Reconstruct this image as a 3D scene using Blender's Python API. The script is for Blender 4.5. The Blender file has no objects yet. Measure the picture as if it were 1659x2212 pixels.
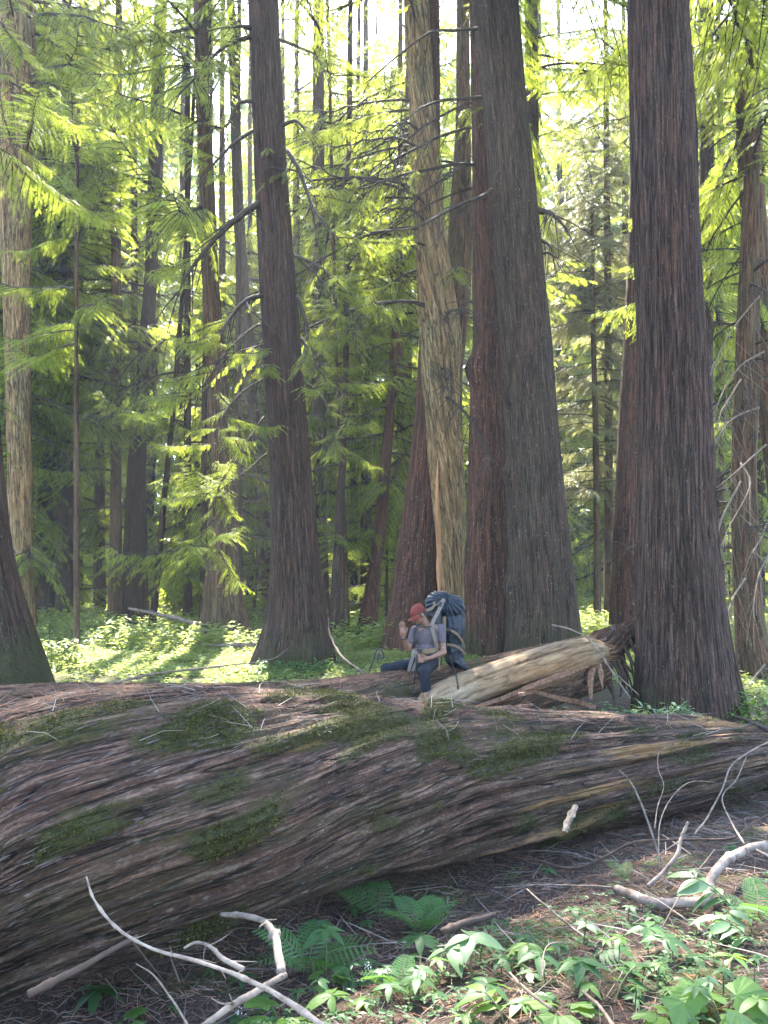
import bpy, math, random
import numpy as np
from mathutils import Vector, Matrix

scene = bpy.context.scene
C = scene.collection
D = bpy.data
R = math.radians

# ------------------------------------------------------------------ camera
FOC, CU, CV, HV = 1659.0, 829.5, 1106.0, 1240.0     # focal length, centre and horizon of the view
EYE = np.array([0.0, 0.0, 2.0])
PITCH = math.atan((HV - CV) / FOC)
cam_data = D.cameras.new('camera')
cam = D.objects.new('camera', cam_data)
C.objects.link(cam)
cam.location = EYE
cam.rotation_euler = (R(90) + PITCH, 0, 0)
cam_data.sensor_fit = 'VERTICAL'
cam_data.sensor_height = 36.0
cam_data.lens = 36.0 * FOC / 2212.0
cam_data.clip_start = 0.05
cam_data.clip_end = 2000
scene.camera = cam

# ------------------------------------------------------------------ light
SUN_EL, SUN_AZ = R(53), R(-8)                        # ahead of the camera, a little to the left
SUN = np.array([math.sin(SUN_AZ) * math.cos(SUN_EL), math.cos(SUN_AZ) * math.cos(SUN_EL), math.sin(SUN_EL)])
world = D.worlds.new('World'); scene.world = world; world.use_nodes = True
wt = world.node_tree
bg = wt.nodes['Background']
sky = wt.nodes.new('ShaderNodeTexSky'); sky.sky_type = 'NISHITA'
sky.sun_disc = False; sky.sun_elevation = SUN_EL; sky.sun_rotation = SUN_AZ
wt.links.new(sky.outputs[0], bg.inputs[0]); bg.inputs[1].default_value = 0.15
sl = D.lights.new('sun', 'SUN'); sl.energy = 5.0; sl.angle = R(0.5); sl.color = (1.0, 0.95, 0.86)
so = D.objects.new('sun', sl); C.objects.link(so)
so.rotation_euler = Vector(SUN).to_track_quat('Z', 'Y').to_euler(); so.location = (5, 10, 60)
scene.view_settings.view_transform = 'Standard'; scene.view_settings.look = 'None'
scene.view_settings.gamma = 1.0; scene.view_settings.use_curve_mapping = False
scene.view_settings.exposure = 3.5
cy = scene.cycles
scene.render.engine = 'CYCLES'
cy.use_denoising = True
cy.max_bounces = 8; cy.diffuse_bounces = 5; cy.glossy_bounces = 2; cy.transmission_bounces = 4
cy.sample_clamp_indirect = 6.0

# ------------------------------------------------------------------ helpers
def P(u, v, d):
    """the point at depth d (metres ahead) that lies in direction (u, v)"""
    a = (u - CU) / FOC; b = -(v - CV) / FOC
    y = math.cos(PITCH) - math.sin(PITCH) * b
    z = math.sin(PITCH) + math.cos(PITCH) * b
    return EYE + np.array([a, y, z]) * (d / y)

def value_noise(p, seed=0):
    p = np.asarray(p, float)
    i = np.floor(p).astype(np.int64); f = p - i; f = f * f * (3 - 2 * f)
    def h(dx, dy, dz):
        n = (i[:, 0] + dx) * 73856093 ^ (i[:, 1] + dy) * 19349663 ^ (i[:, 2] + dz) * 83492791 ^ (seed * 2654435761 & 0xffffffff)
        n &= 0xffffffff
        n = ((n ^ (n >> 15)) * 2246822519) & 0xffffffff
        n = ((n ^ (n >> 13)) * 3266489917) & 0xffffffff
        return ((n ^ (n >> 16)) & 0xffffff) / 16777215.0
    x0 = h(0,0,0)*(1-f[:,0]) + h(1,0,0)*f[:,0]; x1 = h(0,1,0)*(1-f[:,0]) + h(1,1,0)*f[:,0]
    x2 = h(0,0,1)*(1-f[:,0]) + h(1,0,1)*f[:,0]; x3 = h(0,1,1)*(1-f[:,0]) + h(1,1,1)*f[:,0]
    y0 = x0*(1-f[:,1]) + x1*f[:,1]; y1 = x2*(1-f[:,1]) + x3*f[:,1]
    return y0*(1-f[:,2]) + y1*f[:,2]

def fbm(p, octaves=3, seed=0):
    s = 0; a = 0.5; t = 0
    for k in range(octaves):
        s = s + a * value_noise(p * 2**k, seed + k * 17); t += a; a *= 0.5
    return s / t

def fb1(x, y, octaves=3, seed=0):
    return float(fbm(np.array([[x, y, 0.37]]), octaves, seed)[0])

class Geo:
    """collects vertices, triangles and quads with material numbers"""
    def __init__(s): s.v = []; s.q = []; s.t = []; s.qm = []; s.tm = []; s.n = 0; s.at = {}
    def add(s, V, Q=None, T=None, m=0, **at):
        V = np.asarray(V, float).reshape(-1, 3)
        if Q is not None and len(Q):
            Q = np.asarray(Q, np.int64).reshape(-1, 4) + s.n; s.q.append(Q); s.qm.append(np.full(len(Q), m))
        if T is not None and len(T):
            T = np.asarray(T, np.int64).reshape(-1, 3) + s.n; s.t.append(T); s.tm.append(np.full(len(T), m))
        for k, a in at.items(): s.at.setdefault(k, []).append((s.n, np.asarray(a, float)))
        s.v.append(V); s.n += len(V); return s
    def mesh(s, name, mats, smooth=True):
        me = D.meshes.new(name)
        V = np.concatenate(s.v)
        q = np.concatenate(s.q) if s.q else np.zeros((0, 4), int); t = np.concatenate(s.t) if s.t else np.zeros((0, 3), int)
        me.vertices.add(len(V)); me.vertices.foreach_set('co', V.astype(np.float32).ravel())
        li = np.concatenate([q.ravel(), t.ravel()]).astype(np.int32)
        me.loops.add(len(li)); me.loops.foreach_set('vertex_index', li)
        nq, nt = len(q), len(t)
        me.polygons.add(nq + nt)
        st = np.concatenate([np.arange(nq) * 4, nq * 4 + np.arange(nt) * 3]).astype(np.int32)
        me.polygons.foreach_set('loop_start', st)
        mi = np.concatenate((s.qm + s.tm) if (s.qm or s.tm) else [np.zeros(0)]).astype(np.int32)
        me.polygons.foreach_set('material_index', mi)
        me.polygons.foreach_set('use_smooth', np.full(nq + nt, bool(smooth)))
        for m in (mats if isinstance(mats, (list, tuple)) else [mats]): me.materials.append(m)
        for k, lst in s.at.items():
            dim = lst[0][1].ndim
            a = me.attributes.new(k, 'FLOAT_VECTOR' if dim == 2 else 'FLOAT', 'POINT')
            full = np.zeros((len(V), 3) if dim == 2 else len(V), np.float32)
            for o, x in lst: full[o:o + len(x)] = x
            a.data.foreach_set('vector' if dim == 2 else 'value', full.ravel())
        me.update(calc_edges=True); me.validate()
        return me

def link(name, me, parent=None, loc=(0, 0, 0)):
    o = D.objects.new(name, me); C.objects.link(o)
    if parent is not None: o.parent = parent
    o.location = loc
    return o

def tag(o, label=None, cat=None, group=None, kind=None):
    if label: o['label'] = label
    if cat: o['category'] = cat
    if group: o['group'] = group
    if kind: o['kind'] = kind
    return o

def thing(name, loc, label, cat, group=None):
    o = D.objects.new(name, None); C.objects.link(o); o.location = loc; o.empty_display_size = 0.2
    return tag(o, label, cat, group)

def part(name, g, mats, parent, smooth=True):
    """geometry given in world metres becomes a child of its thing"""
    off = np.array(parent.matrix_basis.translation) if parent is not None else np.zeros(3)
    p = parent
    while p is not None and p.parent is not None:
        p = p.parent; off = off + np.array(p.matrix_basis.translation)
    g.v = [np.concatenate(g.v) - off]
    g2 = g
    me = g2.mesh(name, mats, smooth)
    return link(name, me, parent)

def solo(name, g, mats, label, cat, group=None, smooth=True):
    """a thing of one mesh, its origin at its base"""
    V = np.concatenate(g.v); base = np.array([V[:, 0].mean(), V[:, 1].mean(), V[:, 2].min()])
    g.v = [V - base]
    return tag(link(name, g.mesh(name, mats, smooth), None, base), label, cat, group)

def smooth_path(pts, n):
    """Catmull-Rom through the points, n samples"""
    p = np.asarray(pts, float)
    if len(p) == 2: return p[0] + (p[1] - p[0]) * np.linspace(0, 1, n)[:, None]
    q = np.vstack([2 * p[0] - p[1], p, 2 * p[-1] - p[-2]])
    t = np.linspace(0, len(p) - 1 - 1e-9, n); i = t.astype(int); f = (t - i)[:, None]
    a, b, c, d = q[i], q[i + 1], q[i + 2], q[i + 3]
    return 0.5 * ((2 * b) + (c - a) * f + (2 * a - 5 * b + 4 * c - d) * f**2 + (3 * b - a - 3 * c + d) * f**3)

def frames(p, up=(0, 0, 1)):
    p = np.asarray(p, float); t = np.gradient(p, axis=0); t /= np.linalg.norm(t, axis=1)[:, None] + 1e-12
    up = np.asarray(up, float)
    n = np.zeros_like(t)
    a = up - t[0] * up.dot(t[0])
    if np.linalg.norm(a) < 1e-3: a = np.array([1.0, 0, 0]) - t[0] * t[0][0]
    n[0] = a / np.linalg.norm(a)
    for k in range(1, len(p)):
        a = n[k - 1] - t[k] * n[k - 1].dot(t[k]); n[k] = a / (np.linalg.norm(a) + 1e-12)
    return t, n, np.cross(t, n)

def grid_faces(n, m, closed=True):
    i = np.arange(n - 1)[:, None]; j = np.arange(m if closed else m - 1)[None, :]; k = (j + 1) % m
    return np.stack([i * m + j, i * m + k, (i + 1) * m + k, (i + 1) * m + j], -1).reshape(-1, 4)

def tube(g, pts, rad, seg=6, m=0, wob=0.0, caps=True, up=(0, 0, 1), seed=0, rest=False, flat=1.0):
    pts = np.asarray(pts, float); n = len(pts); rad = np.broadcast_to(np.asarray(rad, float), (n,)).copy()
    t, a, b = frames(pts, up)
    th = np.arange(seg) / seg * 2 * math.pi
    rr = rad[:, None] * np.ones(seg)
    if wob:
        rng = np.random.RandomState(seed + n)
        rr = rr * (1 + wob * (rng.rand(n, seg) - .5))
    V = pts[:, None] + rr[..., None] * (np.cos(th)[None, :, None] * a[:, None] * flat + np.sin(th)[None, :, None] * b[:, None])
    V = V.reshape(-1, 3); Q = grid_faces(n, seg); T = []
    if caps:
        V = np.vstack([V, pts[0] - t[0] * rad[0] * .3, pts[-1] + t[-1] * rad[-1] * .3])
        c0, c1 = n * seg, n * seg + 1
        for k in range(seg):
            T.append((c0, (k + 1) % seg, k)); T.append((c1, (n - 1) * seg + k, (n - 1) * seg + (k + 1) % seg))
    at = {}
    if rest:
        s = np.concatenate([[0], np.cumsum(np.linalg.norm(np.diff(pts, axis=0), axis=1))])
        r0 = float(rad.mean())
        X = np.stack([np.broadcast_to(np.cos(th) * r0, (n, seg)), np.broadcast_to(np.sin(th) * r0, (n, seg)), np.broadcast_to(s[:, None], (n, seg))], -1).reshape(-1, 3)
        if caps: X = np.vstack([X, X[0], X[-1]])
        at['rest'] = X
    g.add(V, Q, T, m, **at)
    return g

def rotmats(x, zhint):
    """rotation matrices whose x axis is x and whose z leans to zhint"""
    x = x / (np.linalg.norm(x, axis=1)[:, None] + 1e-12)
    y = np.cross(zhint, x); y /= np.linalg.norm(y, axis=1)[:, None] + 1e-12
    z = np.cross(x, y)
    return np.stack([x, y, z], 2)

def stamp(g, TV, TQ, TT, pos, rot, scl, m=0):
    """put many copies of a small template into g"""
    N = len(pos); T = len(TV)
    if N == 0: return
    V = np.einsum('nij,tj->nti', rot, TV) * np.asarray(scl)[:, None, None] + pos[:, None]
    off = (np.arange(N) * T)[:, None, None]
    Q = (TQ[None] + off).reshape(-1, 4) if TQ is not None and len(TQ) else None
    Tr = (TT[None] + off).reshape(-1, 3) if TT is not None and len(TT) else None
    g.add(V.reshape(-1, 3), Q, Tr, m)

# ------------------------------------------------------------------ terrain
LA = np.array([-2.32, 4.65]); LD = np.array([4.75 + 2.32, 9.5 - 4.65]); LD = LD / np.linalg.norm(LD)
LN = np.array([-LD[1], LD[0]])
def ground_z(x, y, fine=True):
    x = np.asarray(x, float); y = np.asarray(y, float)
    s = (x - LA[0]) * LN[0] + (y - LA[1]) * LN[1]
    z = np.interp(s, [-9, -5, -3.6, -2.6, -1.6, -0.5, 0.6, 1.6, 3.5, 6, 12], [.45, .38, .26, .06, -.2, -.46, -.42, -.22, -.12, 0, 0])
    far = np.clip((y - 22) / 60, 0, 3)
    z = z + far * 1.2 * (fbm(np.stack([x / 22, y / 22, x * 0], -1).reshape(-1, 3), 2, 5).reshape(x.shape) - .3)
    if fine:
        q = np.stack([x, y, x * 0], -1).reshape(-1, 3)
        z = z + .16 * (fbm(q * .8, 2, 3).reshape(x.shape) - .5) + .05 * (fbm(q * 4, 2, 9).reshape(x.shape) - .5)
    return z
def gz(x, y): return float(ground_z(np.array([x]), np.array([y]))[0])
def on_ground(u, v):
    """where the line of sight (u, v) meets the ground"""
    lo = None
    for d in np.arange(1.5, 60, .05):
        p = P(u, v, d)
        if p[2] < gz(p[0], p[1]): return np.array([p[0], p[1], gz(p[0], p[1])])
    return P(u, v, 60)
# ------------------------------------------------------------------ materials
def mat(name):
    m = D.materials.new(name); m.use_nodes = True
    nt = m.node_tree; nt.nodes.clear()
    out = nt.nodes.new('ShaderNodeOutputMaterial')
    return m, nt, out
def N(nt, typ, **kw):
    n = nt.nodes.new('ShaderNode' + typ)
    for k, v in kw.items():
        if k in n.inputs.keys(): n.inputs[k].default_value = v
        else: setattr(n, k, v)
    return n
def noise(nt, vec, scale=(1, 1, 1), detail=4, rough=.6, dist=0.0, off=(0, 0, 0)):
    mp = N(nt, 'Mapping'); mp.inputs['Scale'].default_value = scale; mp.inputs['Location'].default_value = off
    nt.links.new(vec, mp.inputs[0])
    n = N(nt, 'TexNoise', Scale=1.0, Detail=float(detail), Roughness=rough, Distortion=dist)
    nt.links.new(mp.outputs[0], n.inputs['Vector'])
    return n.outputs['Fac']
def ramp(nt, fac, stops):
    r = N(nt, 'ValToRGB'); e = r.color_ramp.elements
    while len(e) < len(stops): e.new(.5)
    for k, (p, c) in enumerate(stops):
        e[k].position = p; e[k].color = (*c, 1) if len(c) == 3 else c
    nt.links.new(fac, r.inputs[0]); return r.outputs[0]
def gray(a): return (a, a, a)
def mixc(nt, fac, a, b, mode='MIX'):
    m = N(nt, 'Mix', data_type='RGBA', blend_type=mode)
    for s, x in ((0, fac), (6, a), (7, b)):
        if hasattr(x, 'links'): nt.links.new(x, m.inputs[s])
        else: m.inputs[s].default_value = x if s == 0 else ((*x, 1) if len(x) == 3 else x)
    return m.outputs[2]
def math_(nt, op, a, b=None):
    m = N(nt, 'Math', operation=op)
    for s, x in ((0, a), (1, b)):
        if x is None: continue
        if hasattr(x, 'links'): nt.links.new(x, m.inputs[s])
        else: m.inputs[s].default_value = x
    return m.outputs[0]
def bump(nt, h, strength=.5, dist=.02):
    b = N(nt, 'Bump', Strength=strength, Distance=dist); nt.links.new(h, b.inputs['Height']); return b.outputs[0]

def bark(name, dark, mid, light, moss=0.0, fleck=.5, fibre=1.0, green=0.0, tint=None, along=1.0, crack=.85):
    """fibrous cedar bark: long fibres in the trunk's own coordinates, pale weathered ridges, lichen flecks, moss low down"""
    m, nt, out = mat(name)
    at = N(nt, 'Attribute', attribute_name='rest').outputs['Vector']
    f1 = noise(nt, at, (26 * fibre, 26 * fibre, 1.3 * along), 5, .68, .25)
    f2 = noise(nt, at, (60 * fibre, 60 * fibre, 4.0 * along), 3, .65, 0, (3, 1, 7))
    f3 = noise(nt, at, (2.2, 2.2, .5), 4, .6, 0, (9, 3, 1))
    f4 = noise(nt, at, (85, 85, 38), 3, .7, .4, (6, 2, 5))
    h = math_(nt, 'ADD', math_(nt, 'ADD', math_(nt, 'MULTIPLY', f1, .50), math_(nt, 'MULTIPLY', f2, .25)), math_(nt, 'MULTIPLY', f4, .25))
    col = ramp(nt, h, [(.36, dark), (.50, mid), (.63, light)])
    col = mixc(nt, ramp(nt, f3, [(.3, gray(0)), (.7, gray(1))]), col, mixc(nt, 1.0, col, tint or (1.25, .95, .85), 'MULTIPLY'))
    ck = noise(nt, at, (13 * fibre, 13 * fibre, .75 * along), 3, .55, .35, (4, 6, 1))
    ca = math_(nt, 'ABSOLUTE', math_(nt, 'SUBTRACT', ck, .5))
    cr = ramp(nt, ca, [(.0, gray(1 - crack)), (.045, gray(1))])
    col = mixc(nt, 1.0, col, cr, 'MULTIPLY')
    gr = noise(nt, at, (5, 5, .8), 4, .7, 0, (2, 8, 4))
    if green: col = mixc(nt, math_(nt, 'MULTIPLY', ramp(nt, gr, [(.45, gray(0)), (.7, gray(1))]), green), col, (.07, .085, .035))
    fl = noise(nt, at, (42, 42, 13), 2, .5, 0, (1, 5, 2))
    col = mixc(nt, math_(nt, 'MULTIPLY', ramp(nt, fl, [(.66, gray(0)), (.72, gray(1))]), fleck), col, (.30, .30, .26))
    ms = N(nt, 'Attribute', attribute_name='moss').outputs['Fac']
    mn = noise(nt, at, (9, 9, 5), 5, .7, 0, (7, 7, 7))
    mk = math_(nt, 'MULTIPLY_ADD', ms, 1.0)
    mk.node.inputs[2].default_value = 0.0
    mm = ramp(nt, math_(nt, 'SUBTRACT', math_(nt, 'ADD', ms, mn), .75), [(.0, gray(0)), (.30, gray(1))])
    mc = ramp(nt, noise(nt, at, (40, 40, 30), 3, .6), [(.3, (.014, .015, .005)), (.7, (.050, .046, .015))])
    col = mixc(nt, mm, col, mc)
    ex = N(nt, 'Attribute', attribute_name='wood').outputs['Fac']
    wc = ramp(nt, noise(nt, at, (50, 50, 1.5), 4, .6), [(.3, (.10, .05, .018)), (.7, (.36, .21, .09))])
    col = mixc(nt, ex, col, wc)
    b = N(nt, 'BsdfPrincipled', Roughness=.92); b.inputs['Specular IOR Level'].default_value = .2
    nt.links.new(col, b.inputs['Base Color'])
    h = math_(nt, 'ADD', h, math_(nt, 'MULTIPLY', cr, .35))
    hh = math_(nt, 'ADD', h, math_(nt, 'MULTIPLY', mm, math_(nt, 'MULTIPLY', noise(nt, at, (60, 60, 60), 3, .7), .8)))
    nt.links.new(bump(nt, hh, .9, .03), b.inputs['Normal'])
    nt.links.new(b.outputs[0], out.inputs[0]); return m

def simple(name, col, rough=.8, var=.25, scale=8, bmp=.3, bd=.005, spec=.3, metal=0.0, stretch=None, col2=None):
    m, nt, out = mat(name)
    co = N(nt, 'TexCoord').outputs['Object']
    n = noise(nt, co, stretch or (scale,) * 3, 4, .6)
    a = tuple(c * (1 - var) for c in col); c2 = col2 or tuple(min(1, c * (1 + var)) for c in col)
    b = N(nt, 'BsdfPrincipled', Roughness=rough, Metallic=metal); b.inputs['Specular IOR Level'].default_value = spec
    nt.links.new(ramp(nt, n, [(.3, a), (.7, c2)]), b.inputs['Base Color'])
    if bmp: nt.links.new(bump(nt, noise(nt, co, tuple(4 * s for s in (stretch or (scale,) * 3)), 3, .6), bmp, bd), b.inputs['Normal'])
    nt.links.new(b.outputs[0], out.inputs[0]); return m

def leafmat(name, c1, c2, trans, tfac=.5, nscale=1.2, gloss=.25, perobj=True):
    """thin leaves: light falls through them"""
    m, nt, out = mat(name)
    geo = N(nt, 'NewGeometry')
    n = noise(nt, geo.outputs['Position'], (nscale,) * 3, 3, .6)
    n2 = noise(nt, geo.outputs['Position'], (nscale * 9,) * 3, 2, .5)
    f = math_(nt, 'ADD', math_(nt, 'MULTIPLY', n, .6), math_(nt, 'MULTIPLY', n2, .4))
    if perobj:
        oi = N(nt, 'ObjectInfo')
        f = math_(nt, 'ADD', f, math_(nt, 'MULTIPLY', math_(nt, 'SUBTRACT', oi.outputs['Random'], .5), .35))
    col = ramp(nt, f, [(.3, c1), (.7, c2)])
    tcol = ramp(nt, f, [(.3, tuple(a * .75 for a in trans)), (.7, trans)])
    d = N(nt, 'BsdfPrincipled', Roughness=.5); d.inputs['Specular IOR Level'].default_value = gloss
    nt.links.new(col, d.inputs['Base Color'])
    t = N(nt, 'BsdfTranslucent'); nt.links.new(tcol, t.inputs[0])
    mx = N(nt, 'MixShader'); mx.inputs[0].default_value = tfac
    nt.links.new(d.outputs[0], mx.inputs[1]); nt.links.new(t.outputs[0], mx.inputs[2]); nt.links.new(mx.outputs[0], out.inputs[0])
    return m

M = {}
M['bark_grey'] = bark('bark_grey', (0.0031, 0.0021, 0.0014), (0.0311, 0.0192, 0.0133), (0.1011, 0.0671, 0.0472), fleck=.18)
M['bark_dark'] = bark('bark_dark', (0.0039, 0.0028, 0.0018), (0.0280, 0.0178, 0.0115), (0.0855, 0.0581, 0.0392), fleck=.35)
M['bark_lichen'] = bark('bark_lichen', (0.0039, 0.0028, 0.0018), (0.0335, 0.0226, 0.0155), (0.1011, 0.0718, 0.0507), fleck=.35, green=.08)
M['bark_red'] = bark('bark_red', (0.0086, 0.0038, 0.0019), (0.0501, 0.0243, 0.0147), (0.1296, 0.0699, 0.0435), fleck=.5, fibre=.8)
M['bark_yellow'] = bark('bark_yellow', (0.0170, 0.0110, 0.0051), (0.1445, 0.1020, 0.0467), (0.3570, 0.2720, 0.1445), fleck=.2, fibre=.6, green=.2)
M['bark_warm'] = bark('bark_warm', (0.0086, 0.0046, 0.0026), (0.0622, 0.0365, 0.0198), (0.1555, 0.0988, 0.0576), fleck=.4, fibre=.8, green=.35)
M['bark_log'] = bark('bark_log', (.0030, .0017, .0011), (.0430, .0245, .0165), (.150, .100, .076), fleck=.18, fibre=1.1, green=.18, along=1.3, crack=.95, tint=(1.2, .97, .88))
M['bark_brown_log'] = bark('bark_brown_log', (0.0081, 0.0043, 0.0024), (0.0648, 0.0392, 0.0252), (0.1782, 0.1104, 0.0660), fleck=.3, fibre=.8, green=.2, along=2.5)
M['peeled'] = bark('peeled_wood', (0.0595, 0.0382, 0.0213), (0.2125, 0.1530, 0.0935), (0.3400, 0.2677, 0.1785), fleck=0, fibre=.35, crack=.45, tint=(.80, .58, .40))
M['twig'] = simple('twig_wood', (.12, .088, .062), .9, .45, 14, .6)
M['limb'] = simple('limb_wood', (.035, .025, .018), .95, .5, 10, .6)
M['pale_stick'] = simple('pale_stick_wood', (.07, .05, .036), .9, .4, 14, .8, col2=(.22, .17, .13))
M['dark_root'] = simple('root_wood', (.055, .034, .024), .9, .4, 9, .6)
M['splinter'] = simple('split_heartwood', (.10, .047, .026), .85, .5, 5, .8, stretch=(30, 4, 30), col2=(.24, .13, .075))
M['leaf_cedar'] = leafmat('cedar_foliage', (.022, .036, .010), (.095, .12, .022), (.54, .64, .065), .5)
M['leaf_spruce'] = leafmat('spruce_foliage', (.07, .075, .035), (.17, .165, .08), (.36, .36, .14), .4)
M['leaf_far'] = leafmat('distant_foliage', (.035, .052, .016), (.115, .14, .032), (.52, .60, .09), .5, .35, perobj=False)
M['leaf_distant'] = leafmat('far_foliage', (.03, .05, .018), (.08, .11, .035), (.24, .32, .08), .42, .35, perobj=False)
M['leaf_under'] = leafmat('undergrowth_leaf', (.085, .12, .035), (.20, .24, .085), (.42, .48, .11), .45, .8, perobj=False)
M['leaf_broad'] = leafmat('broad_leaf', (0.025, 0.061, 0.021), (0.053, 0.111, 0.034), (.18, .36, .05), .35, 2.0, .25)
M['leaf_pale'] = leafmat('pale_leaf', (0.053, 0.105, 0.038), (0.098, 0.165, 0.064), (.22, .38, .08), .3, 2.0, .5)
M['leaf_lime'] = leafmat('lime_leaf', (0.051, 0.111, 0.019), (0.102, 0.178, 0.030), (.30, .46, .05), .45, 2.0, .4)
M['leaf_fern'] = leafmat('fern_leaf', (.05, .13, .04), (.10, .22, .06), (.18, .36, .05), .35, 2.0)
M['bare_wood'] = simple('bare_wood', (.10, .07, .052), .9, .4, 12, .8, col2=(.31, .24, .185))
M['stem'] = simple('stem', (.09, .10, .04), .7, .3, 10, 0)
M['white_flower'] = simple('white_flower', (.55, .52, .44), .7, .1, 10, 0)
M['moss'] = leafmat('moss', (.022, .024, .006), (.085, .080, .020), (.08, .08, .02), .2, 6, .1, perobj=False)
M['litter'] = simple('litter', (.13, .085, .06), .9, .6, 3, 0, col2=(.30, .20, .15))

def ground_material():
    m, nt, out = mat('forest_floor')
    pos = N(nt, 'NewGeometry').outputs['Position']
    n1 = noise(nt, pos, (1.1,) * 3, 5, .65); n2 = noise(nt, pos, (22, 22, 22), 6, .75); n3 = noise(nt, pos, (90, 40, 60), 3, .7, 1.5)
    a = ramp(nt, math_(nt, 'ADD', math_(nt, 'MULTIPLY', n2, .5), math_(nt, 'MULTIPLY', n3, .5)),
             [(.3, (.012, .009, .007)), (.5, (.062, .043, .033)), (.68, (.17, .125, .10))])
    b_ = ramp(nt, n2, [(.3, (.03, .04, .012)), (.7, (.10, .115, .035))])
    col = mixc(nt, ramp(nt, n1, [(.5, gray(0)), (.62, gray(.75))]), a, b_)
    sep = N(nt, 'SeparateXYZ'); nt.links.new(pos, sep.inputs[0])
    farm = ramp(nt, math_(nt, 'DIVIDE', sep.outputs[1], 40.0), [(.34, gray(0)), (.42, gray(.85))])
    col = mixc(nt, farm, col, ramp(nt, n2, [(.3, (.035, .06, .015)), (.7, (.12, .16, .045))]))
    b = N(nt, 'BsdfPrincipled', Roughness=.95); b.inputs['Specular IOR Level'].default_value = .1
    nt.links.new(col, b.inputs['Base Color'])
    nt.links.new(bump(nt, math_(nt, 'ADD', n2, n3), .9, .03), b.inputs['Normal'])
    nt.links.new(b.outputs[0], out.inputs[0]); return m
M['ground'] = ground_material()
def haze_box():
    g = Geo(); x0, x1, y0, y1, z0, z1 = -130, 130, -20, 150, -6, 48
    v = [(x, y, z) for x in (x0, x1) for y in (y0, y1) for z in (z0, z1)]
    g.add(v, [(0, 1, 3, 2), (4, 6, 7, 5), (0, 4, 5, 1), (2, 3, 7, 6), (0, 2, 6, 4), (1, 5, 7, 3)])
    m = D.materials.new('haze'); m.use_nodes = True; nt = m.node_tree; nt.nodes.clear()
    out = nt.nodes.new('ShaderNodeOutputMaterial'); pv = N(nt, 'VolumePrincipled', Density=HAZE); pv.inputs['Color'].default_value = (.92, .95, 1.0, 1)
    pv.inputs['Anisotropy'].default_value = .35
    nt.links.new(pv.outputs[0], out.inputs['Volume'])
    o = link('haze', g.mesh('haze', m, smooth=False)); tag(o, 'thin sunlit haze between the trees', 'haze', kind='stuff')
HAZE = .0007
haze_box()

# ------------------------------------------------------------------ ground sheet
def build_ground():
    def axis(lo, hi, fine_lo, fine_hi, n_f, n_o):
        a = np.linspace(fine_lo, fine_hi, n_f)
        t = np.linspace(0, 1, n_o + 1)[1:] ** 2.4
        return np.concatenate([(fine_lo + (lo - fine_lo) * t)[::-1], a, fine_hi + (hi - fine_hi) * t])
    X = axis(-500, 500, -6, 8, 170, 40); Y = axis(-80, 900, .5, 14, 180, 60)
    xx, yy = np.meshgrid(X, Y); z = ground_z(xx, yy)
    g = Geo(); g.add(np.stack([xx, yy, z], -1).reshape(-1, 3), grid_faces(len(Y), len(X), False))
    tag(link('ground', g.mesh('ground', M['ground'])), 'brown forest floor of needles and bark under the trees', kind='structure')
build_ground()
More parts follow.
